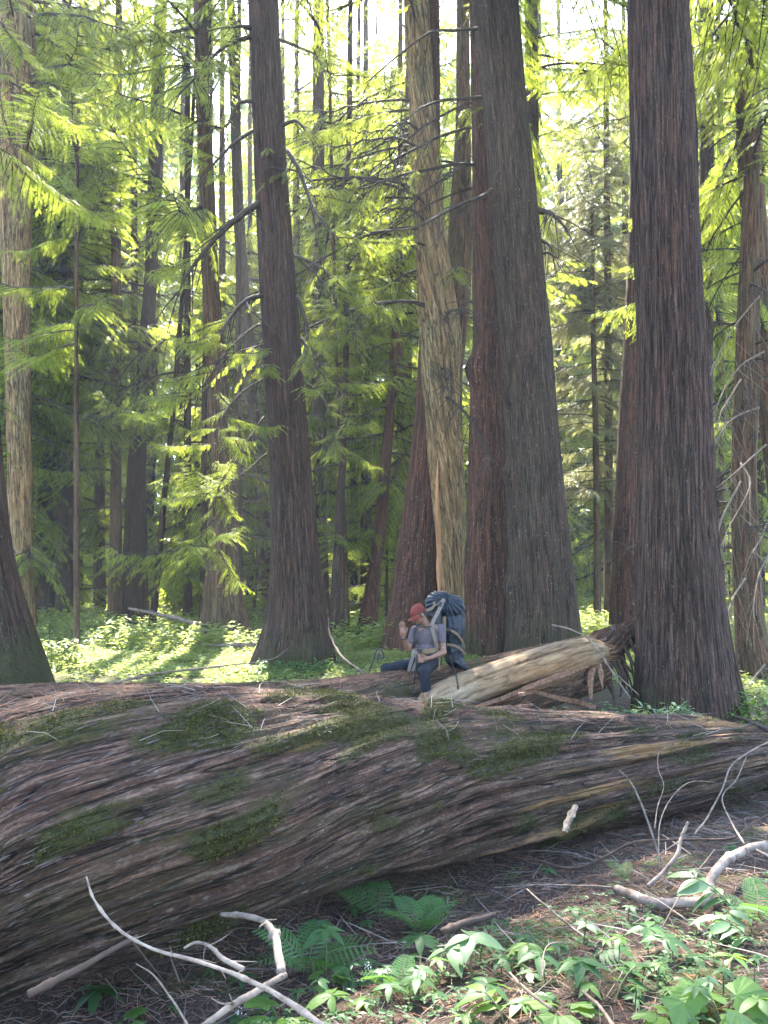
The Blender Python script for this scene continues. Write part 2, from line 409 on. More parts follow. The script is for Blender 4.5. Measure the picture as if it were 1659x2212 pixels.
# ------------------------------------------------------------------ standing trunks
def trunk_geo(rows, depth, H=34, seed=0, seg=120, dz=.12, lobes=6, flare=.10, ridge=.018, twist=0.0, mossh=0.0, mosscut=.55, sink=.3, grain=9.0, bumps=()):
    """rows: (v, left edge, right edge) of the stem as seen at that depth; goes on upward to height H"""
    if depth > 17.9: seg = max(16, int(seg * .62)); dz = dz * 1.5
    zs, cx, cyy, rr = [], [], [], []
    for v, a, b in rows:
        p = P((a + b) / 2, v, depth); zs.append(p[2]); cx.append(p[0])
        zc = p[1] * math.cos(PITCH) + (p[2] - EYE[2]) * math.sin(PITCH)
        rr.append((b - a) / 2 / FOC * zc * zc / math.hypot(zc, p[0]) * .985)
    o = np.argsort(zs); zs, cx, rr = [np.array(q)[o] for q in (zs, cx, rr)]
    g0 = gz(cx[0], depth)
    z_lo = g0 - sink
    slope = (cx[-1] - cx[-2]) / (zs[-1] - zs[-2])
    zz = np.concatenate([np.arange(z_lo, zs[-1] + .5, dz), np.arange(zs[-1] + .5 + dz, H, max(dz * 6, 1.0))])
    X = np.interp(zz, zs, cx); Rr = np.interp(zz, zs, rr)
    up = zz > zs[-1]; X[up] = cx[-1] + slope * .6 * (zz[up] - zs[-1])
    Rr[up] = rr[-1] + (0.05 - rr[-1]) * ((zz[up] - zs[-1]) / (H - zs[-1])) ** 1.15
    lo = zz < zs[0]; sl = (cx[1] - cx[0]) / (zs[1] - zs[0]) if len(cx) > 1 else 0
    X[lo] = cx[0] + sl * (zz[lo] - zs[0]); Rr[lo] = rr[0] * (1 + .12 * (zs[0] - zz[lo]))
    k = max(3, int(1.0 / dz)); ker = np.hanning(k + 2); ker /= ker.sum()
    pad = lambda q: np.convolve(np.concatenate([np.full(k, q[0]), q, np.full(k, q[-1])]), ker, 'same')[k:-k]
    Xs, Rs = pad(X), pad(Rr)
    Yc = np.full(len(zz), float(depth))
    th = np.arange(seg) / seg * 2 * math.pi
    n = len(zz); ph = seed * 1.37
    h = np.maximum(zz - g0, 0)
    tw = th[None, :] + twist * h[:, None]
    rest0 = np.stack([np.cos(tw), np.sin(tw), np.zeros_like(tw)], -1)
    r0 = float(np.median(Rs[:max(3, n // 3)]))
    rest = rest0 * r0; rest[..., 2] = zz[:, None]
    flat = rest.reshape(-1, 3)
    lob = (fbm(np.concatenate([rest0[..., :2] * (lobes * .35), zz[:, None, None] * .12 + 0 * rest0[..., :1]], -1).reshape(-1, 3), 2, seed).reshape(n, seg) - .5)
    r = Rs[:, None] * (1 + lob * (.04 + 1.0 * flare * np.exp(-h / 1.1))[:, None] * 2)
    f1 = fbm(flat * np.array([grain, grain, .45]) + seed, 3, seed + 2).reshape(n, seg)
    f2 = 1 - np.abs(2 * fbm(flat * np.array([grain * 2.2, grain * 2.2, .8]) + seed, 2, seed + 5).reshape(n, seg) - 1)
    fade = np.clip((H - zz) / 8, .1, 1)[:, None]
    r = r + ridge * fade * (2.6 * (f1 - .5) + 1.5 * (f2 - .75))
    for (bu, bv, sg_, hh_) in bumps:
        bz = P(bu, bv, depth - .5)[2]; kx = int(np.argmin(abs(zz - bz))); bx = P(bu, bv, depth - Rs[kx] * .7)[0]
        ba = -math.pi / 2 + math.asin(max(-.98, min(.98, (bx - Xs[kx]) / Rs[kx])))
        da = (th - ba + math.pi) % (2 * math.pi) - math.pi
        d2 = ((da * Rs[kx]) / sg_)[None, :] ** 2 + ((zz - bz) / (sg_ * 1.5))[:, None] ** 2
        r = r + hh_ * (np.exp(-d2) * (.6 + 1.2 * f2) - .6 * np.exp(-((np.sqrt(d2) - .2) / .35) ** 2))
    V = np.stack([Xs[:, None] + r * np.cos(th), Yc[:, None] + r * np.sin(th), np.broadcast_to(zz[:, None], (n, seg))], -1)
    mo = np.zeros((n, seg))
    if mossh:
        mo = np.clip(mosscut - h[:, None] / mossh * .5 + .5 * (fbm(flat * 1.5 + 4, 3, seed + 9).reshape(n, seg) - .5), 0, 1)
    g = Geo(); g.add(V.reshape(-1, 3), grid_faces(n, seg), rest=flat, moss=mo.ravel(), wood=np.zeros(n * seg))
    axis = (zz, Xs, Rs)
    return g, axis, g0

# ------------------------------------------------------------------ boughs (their meshes are shared by all trees)
def kite(l, w, ang, x, side, droop=.0):
    d = np.array([math.cos(ang), math.sin(ang) * side, -.12]); p = np.array([x, 0, -.12 * x * x]); nrm = np.array([-d[1], d[0], 0])
    return np.array([p, p + d * l * .45 + nrm * w, p + d * l, p + d * l * .45 - nrm * w])
def frond_template(kind='cedar', n=7):
    V = []
    if kind == 'cedar':
        for k in range(n):
            x = .05 + .90 * k / n; l = .36 * (1 - .70 * (k / n) ** 1.3) * (1 if k > 1 else .7) * (1.15 if k % 2 else .85)
            for s in (-1, 1): V.append(kite(l, .026, R(44), x + (.045 if s > 0 else 0), s))
        V.append(kite(.95, .014, 0, .0, 1))
    else:
        for k in range(n):
            x = .04 + .9 * k / n; l = .25 * (1 - .5 * k / n)
            for s in (-1, 1): V.append(kite(l, .04, R(58), x, s))
        V.append(kite(.9, .03, 0, .1, 1))
    V = np.concatenate(V); Q = np.arange(len(V)).reshape(-1, 4)
    return V, Q
CED = frond_template(); SPR = frond_template('spruce', 6)

def bough(name, L=4.5, seed=0, droop=.4, kind='cedar', leafy=1.0, nsec=26, sec=.95, rad=.04, frond=(.14, .29), wob=.18, upturn=.25, hang=.5):
    rng = np.random.RandomState(seed)
    t = np.linspace(0, 1, 16)
    wy = wob * np.cumsum(rng.randn(16)) * .25; wz = wob * np.cumsum(rng.randn(16)) * .2
    limb = np.stack([L * t, wy * t, L * (.10 * t - droop * t**1.6 + upturn * t**4) + wz * t], -1)
    g = Geo(); tube(g, limb, rad * (1 - .85 * t) + .004, 5, 0, .3, seed=seed)
    pos, dr, zh, sc = [], [], [], []
    for k in range(nsec):
        u = .1 + .9 * (k + rng.rand() * .6) / nsec
        i = u * 15; a = int(min(i, 14)); p = limb[a] + (limb[a + 1] - limb[a]) * (i - a)
        td = limb[a + 1] - limb[a]; td = td / np.linalg.norm(td)
        side = 1 if k % 2 else -1
        l = sec * (1.15 - .6 * u) * (.6 + .7 * rng.rand()) * min(1, .35 + u * 2.2)
        d = td * (.55 + .3 * rng.rand()) + np.array([0, side * (.6 + .3 * rng.rand()), 0]) + np.array([0, 0, -.15 - hang * .6 * rng.rand()])
        d /= np.linalg.norm(d)
        s = np.linspace(0, 1, 6)[:, None]
        path = p + d * l * s + np.array([0, 0, -1.0]) * hang * l * s**2 * (.4 + .5 * rng.rand()) + rng.randn(1, 3) * .05 * s**2
        tube(g, path, rad * .32 * (1 - .8 * s[:, 0]) + .003, 3, 0, caps=False)
        if rng.rand() > leafy and leafy < 1: 
            for q in range(2):                            # bare twiglets
                b0 = path[2 + q]; e = d * .5 + rng.randn(3) * .5; tube(g, np.array([b0, b0 + e * .15 * l, b0 + e * .3 * l + [0, 0, -.05]]), .004, 3, 0, caps=False)
            continue
        nf = max(4, int(l / .045))
        for q in range(nf):
            v = .12 + .88 * q / nf; j = v * 5; b = int(min(j, 4)); fp = path[b] + (path[b + 1] - path[b]) * (j - b)
            pd = path[b + 1] - path[b]; pd /= np.linalg.norm(pd)
            sd = np.cross(pd, [0, 0, 1.0]); sd /= np.linalg.norm(sd) + 1e-9
            e = pd * .8 + sd * (1 if q % 2 else -1) * (.55 + .4 * rng.rand()) + np.array([0, 0, -.25 - hang * .8 * rng.rand()])
            pos.append(fp); dr.append(e); zh.append(np.array([0, 0, 1.0]) + rng.randn(3) * .55); sc.append((frond[0] + (frond[1] - frond[0]) * rng.rand()) * (1.1 - .4 * v))
        pos.append(path[-1]); dr.append(path[-1] - path[-2]); zh.append(np.array([0, 0, 1.0]) + rng.randn(3) * .4); sc.append(frond[1] * .8)
    if pos:
        TV, TQ = CED if kind == 'cedar' else SPR
        stamp(g, TV, TQ, None, np.array(pos), rotmats(np.array(dr), np.array(zh)), np.array(sc), 1)
    return g.mesh(name, [M['limb'], M['leaf_cedar' if kind == 'cedar' else 'leaf_spruce']], smooth=False)

BO = {
 'full': [bough('bough', 4.6, 10 + k, droop=.30 + .06 * k, leafy=1, nsec=38, sec=1.25, hang=.32 + .13 * k) for k in range(4)],
 'drape': [bough('hanging_bough', 4.2, 20 + k, droop=.75 + .1 * k, leafy=1, nsec=32, sec=1.05, hang=.8, upturn=.45) for k in range(3)],
 'sparse': [bough('sparse_bough', 4.8, 30 + k, droop=.45 + .12 * k, leafy=.35, nsec=24, sec=1.0, rad=.045, wob=.35, hang=.7) for k in range(4)],
 'bare': [bough('bare_bough', 3.4, 40 + k, droop=.4 + .15 * k, leafy=.0001, nsec=20, sec=.7, rad=.035, wob=.4, hang=.6) for k in range(3)],
 'spruce': [bough('spruce_bough', 3.0, 50 + k, droop=.30 + .1 * k, kind='spruce', leafy=.9, nsec=26, sec=.8, rad=.025, frond=(.20, .32), hang=.5, wob=.08) for k in range(3)],
}
# openings in the canopy through which the sun reaches the floor: (x, y, z, radius)
SUNHOLES = []
def add_hole(p, r): SUNHOLES.append((np.array(p, float), r))
# openings toward the sky as seen between the crowns: direction (u, v), radius
SKYHOLES = []
def blocked(p):
    for c, r in SUNHOLES:
        w = p - c; t = w.dot(SUN)
        if t > .3 and np.linalg.norm(w - SUN * t) < r: return True
    q = p - EYE
    if q[1] > 4:
        cp, sp = math.cos(PITCH), math.sin(PITCH)
        f = q[1] * cp + q[2] * sp; u_ = q[0] / f * FOC + CU; v_ = CV - (-q[1] * sp + q[2] * cp) / f * FOC
        if 1205 < u_ < 1348 and 330 < v_ < 1150 and q[1] < 28: return True
        for a, b, r in SKYHOLES:
            if (u_ - a)**2 + (v_ - b)**2 < r * r: return True
    return False

def axis_at(axis, z):
    zz, X, Rr = axis
    return np.interp(z, zz, X), np.interp(z, zz, Rr)

NB = [0]
def add_boughs(t, axis, depth, spec, seed):
    """spec: (height from, to, count, kind, scale, azimuth centre, azimuth spread); azimuth 0 = right, 90 = away, -90 = toward the camera"""
    rng = np.random.RandomState(seed + 100)
    base = np.array(t.location)
    for (h0, h1, cnt, kind, s, ac, asp) in spec:
        for k in range(cnt):
            z = h0 + (h1 - h0) * (k + rng.rand()) / cnt
            az = R(ac + (rng.rand() * 2 - 1) * asp); sc = s * (.7 + .6 * rng.rand())
            me = BO[kind][rng.randint(len(BO[kind]))]
            x, r = axis_at(axis, z)
            p = np.array([x + r * .85 * math.cos(az), depth + r * .85 * math.sin(az), z])
            if depth > 22 and z > .76 * depth + 2 and rng.rand() > .28: continue
            L = 4.2 * sc; dv = np.array([math.cos(az), math.sin(az), 0])
            if kind != 'spruce' and (blocked(p + dv * L * .55 + [0, 0, -.6]) or blocked(p + dv * L * .9 + [0, 0, -1.2]) or blocked(p + dv * L * .25)): continue
            o = link('branch', me, t, p - base)
            o.rotation_euler = (rng.randn() * .15, rng.randn() * .10, az); o.scale = (sc, sc, sc * (.9 + .3 * rng.rand()))
            NB[0] += 1

def tree(name, label, rows, depth, matn, spec=(), cat='tree', group=None, **kw):
    g, axis, g0 = trunk_geo(rows, depth, **kw)
    x0, r0 = axis_at(axis, g0)
    t = thing(name, (float(x0), depth, g0), label, cat, group)
    part('trunk', g, M[matn], t)
    add_boughs(t, axis, depth, spec, kw.get('seed', 0))
    return t, axis
# ------------------------------------------------------------------ the standing trees
for p_, r_ in [((-6.3, 17, 0), 2.6), ((-4.6, 17.5, 0), 2.8), ((-3.3, 17, 0), 2.2), ((-5.4, 20.5, 0), 2.4), ((-7.2, 19, 0), 2.2), ((-3.6, 20, 0), 2.0), (P(490, 1150, 15.5), .9), (P(470, 850, 15), 1.0), (P(90, 260, 12), .9), (P(700, 760, 19), 1.0), (P(300, 600, 22), 1.3), (P(180, 450, 22), 1.1), ((-1.2, 14.5, 0), .6),
               (P(1370, 1555, 7.7), .8), (P(1540, 1560, 8.4), .8), (P(1330, 1365, 12), .5), (P(1255, 1400, 11.5), .35), (P(1180, 1420, 11.2), .25), (P(60, 1400, 15), .8),
               ((2.4, 4.6, .1), .75), ((1.9, 3.4, .2), .7), ((3.0, 5.6, 0), .6), ((1.0, 2.9, .2), .5), (P(1400, 1520, 9.8), .5), (P(1640, 1540, 12.5), .5),
               (P(240, 1487, 8.9), .3)]:
    add_hole(p_, r_)
for q_ in [(1310, 250, 30), (1310, 500, 30), (1300, 750, 30), (1280, 1000, 30)]: add_hole(P(*q_), 2.4)
for x_, y_, r_ in [(-14, 42, 2.5), (-6, 44, 2.5), (3, 38, 2.5), (-20, 36, 2), (-2, 32, 2), (9, 33, 2), (18, 38, 2.5), (-10, 32, 2), (14, 30, 2), (-9, 27, 2), (5, 27, 2)]:
    add_hole((x_, y_, 2), r_)
for s_ in [(330, 70, 20), (350, 25, 24), (765, 110, 36), (795, 50, 42), (722, 190, 20), (1250, 40, 38), (1228, 105, 24), (980, 130, 16), (955, 200, 12), (370, 350, 10), (735, 330, 10), (480, 330, 9)]:
    SKYHOLES.append(s_)

DECK = 'cedars of the old grove'
tree('cedar_tree', 'dark mossy leaning trunk cut off by the left edge of the photo', [(700, -170, -14), (900, -165, 2), (1100, -160, 20), (1200, -150, 32), (1300, -145, 58), (1400, -150, 95), (1465, -150, 120)], 12.5, 'bark_dark',
     [(9, 22, 9, 'full', 1.0, 60, 100)], seed=1, seg=150, mossh=2.5, flare=.16, H=30)
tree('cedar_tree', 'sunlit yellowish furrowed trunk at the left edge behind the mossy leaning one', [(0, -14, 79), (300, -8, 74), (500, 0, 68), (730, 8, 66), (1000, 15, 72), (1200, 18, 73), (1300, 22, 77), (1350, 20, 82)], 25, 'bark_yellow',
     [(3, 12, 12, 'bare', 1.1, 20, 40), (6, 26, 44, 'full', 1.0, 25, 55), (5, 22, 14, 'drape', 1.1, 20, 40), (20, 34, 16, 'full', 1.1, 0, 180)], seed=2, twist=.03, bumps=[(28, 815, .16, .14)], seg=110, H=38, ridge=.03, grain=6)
tree('cedar_tree', 'shaded grey trunk, left one of a close pair behind the sunlit yellowish trunk', [(400, 84, 118), (900, 82, 122), (1200, 76, 126), (1320, 70, 132)], 33, 'bark_lichen',
     [(6, 28, 52, 'full', 1.2, -70, 120), (4, 20, 16, 'drape', 1.3, -70, 90)], seed=3, seg=60, dz=.25, H=42)
tree('cedar_tree', 'shaded grey trunk, right one of a close pair behind the sunlit yellowish trunk', [(400, 128, 152), (900, 124, 156), (1200, 120, 162), (1325, 118, 168)], 32, 'bark_lichen',
     [(7, 28, 52, 'full', 1.2, -70, 120), (5, 20, 16, 'drape', 1.3, -70, 90)], seed=4, seg=60, dz=.25, H=42)
tree('cedar_tree', 'narrow reddish trunk touching the left side of a stout dark trunk in the left background', [(500, 240, 262), (1000, 238, 263), (1200, 235, 263), (1350, 231, 265)], 30, 'bark_warm',
     [(6, 24, 44, 'full', 1.0, -70, 130)], seed=5, seg=50, dz=.25, H=36)
tree('cedar_tree', 'stout dark trunk in the left background with its crown leaning to the right', [(300, 322, 352), (600, 312, 340), (870, 288, 322), (1000, 275, 316), (1200, 264, 318), (1350, 258, 322)], 31, 'bark_dark',
     [(7, 27, 50, 'full', 1.15, -80, 130), (6, 18, 10, 'drape', 1.2, -70, 90)], seed=6, seg=70, dz=.2, H=42)
tree('cedar_tree', 'thin dark leaning trunk between the left background trees and the broad cedar', [(600, 392, 402), (900, 368, 379), (1100, 346, 359), (1260, 330, 345)], 29, 'bark_dark',
     [(6, 20, 12, 'sparse', .7, 0, 180)], seed=7, seg=24, dz=.3, H=26)
tree('cedar_tree', 'broad grey brown cedar with flared base at the back of the sunny clearing', [(0, 418, 449), (200, 422, 454), (400, 430, 463), (600, 436, 472), (800, 445, 490), (1000, 452, 502), (1200, 447, 513), (1300, 437, 525), (1350, 430, 535), (1380, 424, 541)], 24, 'bark_warm',
     [(6, 10, 8, 'sparse', .9, -90, 140), (9, 20, 28, 'full', 1.0, -80, 150), (11, 20, 12, 'drape', 1.0, -90, 120), (20, 36, 18, 'full', 1.1, 0, 180)], seed=8, seg=110, H=40, ridge=.028, flare=.22)
tree('cedar_tree', 'slim dark trunk hidden half behind the broad cedar of the clearing', [(750, 438, 448), (1000, 434, 447), (1200, 433, 448), (1320, 431, 450)], 27, 'bark_dark',
     [(7, 24, 14, 'sparse', .9, 0, 180)], seed=9, seg=30, dz=.3, H=32)
tree('cedar_tree', 'grey leaning background trunk showing left of the dark centre trunk', [(500, 505, 530), (850, 532, 556), (1000, 545, 572), (1150, 556, 586), (1320, 566, 600)], 33, 'bark_lichen',
     [(9, 30, 30, 'full', 1.1, -90, 150)], seed=10, seg=50, dz=.25, H=42)
T7, A7 = tree('cedar_tree', 'tall dark trunk with flared base left of the seated man, bare drooping limbs',
     [(0, 536, 600), (200, 543, 610), (400, 550, 622), (500, 555, 630), (700, 566, 646), (930, 578, 664), (1130, 585, 684), (1230, 586, 694), (1330, 580, 710), (1380, 568, 720), (1405, 561, 726), (1425, 552, 730)], 17, 'bark_grey',
     [(15, 31, 20, 'full', 1.0, 60, 180), (17, 31, 8, 'drape', 1.1, -90, 90)], seed=11, bumps=[(582, 330, .10, .06), (600, 650, .10, .05), (620, 900, .10, .05), (640, 1180, .12, .06)], seg=180, dz=.08, H=34, ridge=.015, flare=.20, mossh=1.6, mosscut=.5, grain=12)
tree('cedar_tree', 'pale grey background trunk just right of the dark centre trunk', [(200, 675, 700), (600, 675, 702), (900, 676, 705), (1100, 677, 706), (1300, 674, 712)], 31, 'bark_lichen',
     [(7, 30, 34, 'full', 1.1, -90, 150), (7, 20, 8, 'drape', 1.0, -90, 100)], seed=12, seg=50, dz=.25, H=42)
tree('cedar_tree', 'slender grey trunk curving upright, left one of two crossing near the ground', [(300, 748, 760), (700, 742, 754), (830, 740, 753), (1000, 732, 748), (1150, 724, 742), (1250, 716, 738), (1345, 707, 735)], 25, 'bark_lichen',
     [(5, 20, 22, 'sparse', .8, -90, 160), (9, 22, 12, 'full', .8, -90, 160)], seed=13, seg=40, dz=.2, H=30)
tree('cedar_tree', 'slender brown trunk, right one of two crossing near the ground', [(850, 725, 733), (1000, 731, 741), (1150, 737, 750), (1290, 737, 753), (1355, 729, 757)], 26, 'bark_warm',
     [(8, 22, 12, 'full', .8, -90, 160)], seed=14, seg=36, dz=.2, H=28)
tree('cedar_tree', 'red brown leaning trunk with exposed roots behind the trekking pole', [(500, 862, 878), (830, 838, 856), (980, 823, 846), (1130, 808, 836), (1230, 795, 824), (1300, 782, 818), (1350, 770, 815)], 26, 'bark_red',
     [(6, 12, 12, 'sparse', .8, -90, 160), (9, 24, 20, 'full', .9, -90, 160)], seed=15, seg=50, dz=.2, H=32, flare=.2)
tree('cedar_tree', 'massive red brown tapering trunk directly behind the seated man', [(300, 918, 950), (550, 912, 952), (730, 907, 950), (880, 898, 952), (980, 886, 952), (1130, 866, 950), (1230, 850, 950), (1330, 834, 955), (1385, 820, 960), (1440, 810, 965)], 20.5, 'bark_red',
     [(12, 24, 14, 'sparse', .9, -110, 80), (18, 34, 16, 'full', 1.0, 0, 180)], seed=16, seg=140, H=36, ridge=.03, grain=6, flare=.12)
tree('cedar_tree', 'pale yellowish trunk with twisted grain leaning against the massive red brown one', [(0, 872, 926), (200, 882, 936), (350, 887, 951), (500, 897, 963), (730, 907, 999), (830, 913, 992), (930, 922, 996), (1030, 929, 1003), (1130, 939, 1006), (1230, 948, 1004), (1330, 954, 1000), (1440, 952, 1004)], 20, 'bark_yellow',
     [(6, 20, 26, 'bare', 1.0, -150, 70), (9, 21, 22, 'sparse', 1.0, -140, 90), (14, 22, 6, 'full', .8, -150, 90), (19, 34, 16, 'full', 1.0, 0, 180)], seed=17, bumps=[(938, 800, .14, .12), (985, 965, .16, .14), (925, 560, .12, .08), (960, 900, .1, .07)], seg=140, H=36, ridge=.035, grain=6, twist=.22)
tree('cedar_tree', 'broken light brown stem between the pale twisted trunk and the dark furrowed trunk', [(250, 985, 1015), (350, 980, 1018), (500, 968, 1022), (620, 965, 1018), (800, 958, 1000), (1100, 958, 996), (1400, 955, 995)], 21.5, 'bark_warm',
     [(10, 22, 16, 'drape', .7, -120, 100), (11, 22, 8, 'sparse', .8, -120, 90)], seed=18, seg=70, H=30, ridge=.03, grain=6)
tree('cedar_tree', 'dark red brown furrowed trunk touching the left side of the widest grey trunk', [(50, 1016, 1050), (400, 1022, 1070), (730, 1022, 1085), (880, 1014, 1092), (1030, 1012, 1096), (1180, 1007, 1100), (1330, 1002, 1105), (1440, 998, 1110)], 18.6, 'bark_red',
     [(10, 20, 14, 'bare', .9, -170, 40), (11, 21, 14, 'sparse', .9, -170, 50), (16, 32, 16, 'full', 1.0, 60, 180)], seed=19, bumps=[(1030, 790, .22, .22), (1075, 1010, .15, .10)], seg=140, H=34, ridge=.03, grain=8, mossh=2.5, mosscut=.45)
T15, A15 = tree('cedar_tree', 'widest grey trunk right of the backpack with a mossy broken limb stub',
     [(0, 1018, 1119), (200, 1040, 1134), (400, 1056, 1156), (600, 1069, 1176), (730, 1078, 1190), (880, 1088, 1202), (1030, 1094, 1217), (1180, 1094, 1232), (1280, 1096, 1243), (1360, 1092, 1253), (1440, 1084, 1262)], 17.4, 'bark_lichen',
     [(14, 30, 24, 'full', 1.05, 60, 180)], seed=20, bumps=[(1098, 462, .20, .12), (1078, 398, .15, .10), (1102, 852, .14, .10), (1096, 1270, .2, .14), (1160, 700, .1, .05), (1100, 1020, .16, .12)], seg=200, dz=.08, H=34, ridge=.02, mossh=2.2, mosscut=.55, grain=11)
tree('cedar_tree', 'dark trunk with leafy boughs showing behind the right side of the widest grey trunk', [(0, 1132, 1162), (400, 1138, 1164), (900, 1142, 1172), (1370, 1140, 1180)], 24, 'bark_dark',
     [(11, 22, 26, 'full', .7, 20, 80), (22, 38, 14, 'full', 1.0, 0, 180)], seed=21, seg=60, dz=.2, H=40)
tree('cedar_tree', 'blue grey far trunk in the hazy gap left of the brown topped spruce', [(250, 1203, 1214), (500, 1202, 1216), (1000, 1200, 1218), (1300, 1198, 1222)], 46, 'bark_lichen',
     [(8, 34, 20, 'full', .6, -90, 150)], seed=22, seg=24, dz=.4, H=44)
for (rows_, dp, lab, sd) in [([(0, 1303, 1312), (200, 1303, 1315), (700, 1305, 1322), (1000, 1306, 1324), (1310, 1304, 1327)], 31, 'tall straight spruce with brownish needles in the hazy gap', 23),
                             ([(480, 1276, 1283), (700, 1276, 1287), (1000, 1281, 1295), (1310, 1281, 1300)], 30, 'shorter straight spruce standing close left of the tall one', 24)]:
    tree('spruce_tree', lab, rows_, dp, 'bark_warm', [(2.5, 9, 22, 'bare', .45, 0, 180), (5, 14, 46, 'spruce', .8, 0, 180), (12, 28 if sd == 23 else 18, 90 if sd == 23 else 40, 'spruce', .8, 0, 180)], seed=sd, seg=26, dz=.3, H=29 if sd == 23 else 19, flare=.05)
tree('cedar_tree', 'slim red brown trunk with a sunlit edge, half hidden left of the huge furrowed trunk', [(200, 1362, 1395), (430, 1360, 1400), (730, 1347, 1400), (930, 1334, 1395), (1130, 1325, 1398), (1330, 1314, 1400), (1400, 1308, 1404)], 23, 'bark_red',
     [(17, 34, 18, 'full', 1.0, 0, 180)], seed=25, seg=90, dz=.12, H=36, ridge=.014, grain=12)
T18, A18 = tree('cedar_tree', 'huge dark furrowed trunk at the right, its base just behind the near fallen log',
     [(0, 1357, 1484), (200, 1360, 1497), (400, 1364, 1506), (650, 1372, 1520), (730, 1375, 1527), (980, 1374, 1542), (1130, 1373, 1547), (1280, 1372, 1562), (1380, 1370, 1577), (1450, 1367, 1590), (1500, 1363, 1602), (1545, 1355, 1615)], 11.6, 'bark_grey',
     [(12, 30, 24, 'full', 1.0, 60, 180), (14, 30, 8, 'drape', 1.0, -60, 120)], seed=26, bumps=[(1435, 655, .09, .05), (1452, 770, .08, .05), (1470, 1000, .10, .05), (1420, 520, .07, .04), (1440, 1230, .1, .05)], seg=300, dz=.06, H=34, ridge=.022, mossh=1.5, mosscut=.45, grain=13, flare=.10, twist=-.035)
tree('cedar_tree', 'slim grey trunk showing along the right side of the huge furrowed trunk', [(0, 1507, 1542), (400, 1510, 1543), (700, 1508, 1541), (1000, 1510, 1542), (1400, 1508, 1546)], 24, 'bark_lichen',
     [(9, 21, 20, 'sparse', .8, -30, 120), (10, 22, 26, 'full', .8, 0, 110), (22, 36, 14, 'full', 1.0, 0, 180)], seed=27, seg=60, dz=.2, H=38)
tree('cedar_tree', 'upper leaning trunk that leaves the right edge of the photo, dark foliage around it', [(0, 1581, 1639), (300, 1590, 1647), (500, 1600, 1658), (730, 1618, 1674), (1000, 1650, 1708), (1450, 1700, 1775)], 18, 'bark_warm',
     [(9, 15, 14, 'full', .8, 180, 100), (12, 30, 20, 'full', 1.0, 0, 180)], seed=28, seg=90, H=34)
T21, A21 = tree('cedar_tree', 'reddish brown trunk at the lower right edge with bare curved dead branches', [(300, 1612, 1640), (500, 1602, 1640), (730, 1589, 1641), (880, 1582, 1640), (1030, 1578, 1636), (1180, 1579, 1643), (1330, 1584, 1652), (1455, 1590, 1676), (1510, 1588, 1690)], 16, 'bark_warm',
     [(2, 9, 16, 'bare', .7, 180, 120), (10, 16, 8, 'sparse', .7, 180, 90), (5, 9, 5, 'full', .5, 60, 120), (14, 30, 16, 'full', 1.0, 0, 180)], seed=29, seg=110, H=32, flare=.16)

for (u, dp, h, lab, sd) in [(165, 20.5, 13, 'leafy young cedar with low boughs at the left of the clearing', 61)]:
    tree('young_cedar', lab, [(500, u - 4, u + 4), (900, u - 5, u + 5), (1300, u - 7, u + 7)], dp, 'bark_warm', [(1.5, h - 4, 22, 'full', .62, 0, 180), (h - 5, h + 3, 16, 'full', .5, 0, 180)], seed=sd, seg=26, dz=.3, H=h + 4)
# more cedars of the background, each with its own crown
bgspec = [
 (455, 7, 36, 'far leafy cedar behind the crown of the broad clearing cedar'), (540, 7, 40, 'far leafy cedar showing just left of the dark centre trunk'),
 (405, 8, 30, 'leafy cedar just left of the broad clearing cedar'), (515, 8, 27, 'leafy cedar just right of the broad clearing cedar'), (865, 8, 30, 'leafy cedar left of the pale twisted trunk'),
 (60, 9, 29, 'leafy cedar rising just right of the sunlit yellowish trunk'), (290, 9, 34, 'leafy cedar behind the stout dark trunk of the left background'), (480, 9, 37, 'leafy cedar between the broad clearing cedar and the dark centre trunk'), (700, 9, 45, 'tall leafy cedar under the largest sky gap right of the dark centre trunk'),
 (170, 8, 40, 'tree top of pale green foliage above the left background pair'), (215, 11, 36, 'leafy cedar left of the narrow reddish trunk'),
 (395, 9, 44, 'far cedar seen through the thin branches left of the broad clearing cedar'), (610, 10, 42, 'far cedar hidden behind the dark centre trunk'),
 (640, 9, 38, 'leafy cedar filling the space right of the dark centre trunk'), (790, 10, 36, 'leafy lime green cedar over the seated man and his pole'),
 (880, 11, 40, 'far cedar between the leaning red brown trunk and the massive one'), (1160, 9, 44, 'far pale cedar left of the hazy gap'),
 (1228, 9, 56, 'distant cedar in the middle of the hazy gap'), (1350, 9, 40, 'leafy cedar behind the slim red brown trunk'),
 (1555, 9, 34, 'bright leafy cedar right of the huge furrowed trunk'), (1640, 10, 36, 'leafy cedar at the right edge behind the leaning trunks'), (20, 10, 38, 'leafy cedar behind the sunlit yellowish trunk')]
for k, (u, w, dp, lab) in enumerate(bgspec):
    tree('cedar_tree', lab, [(300, u - w * .7, u + w * .7), (900, u - w, u + w), (1300, u - w * 1.3, u + w * 1.3)], dp, ['bark_lichen', 'bark_warm', 'bark_dark'][k % 3],
         [(2.5, 12, 18, 'full', 1.0, -90, 150), (10, 34, 44, 'full', 1.4, -90, 160), (4, 16, 8, 'drape', 1.2, -90, 120)], seed=40 + k, seg=20, dz=.5, H=38)

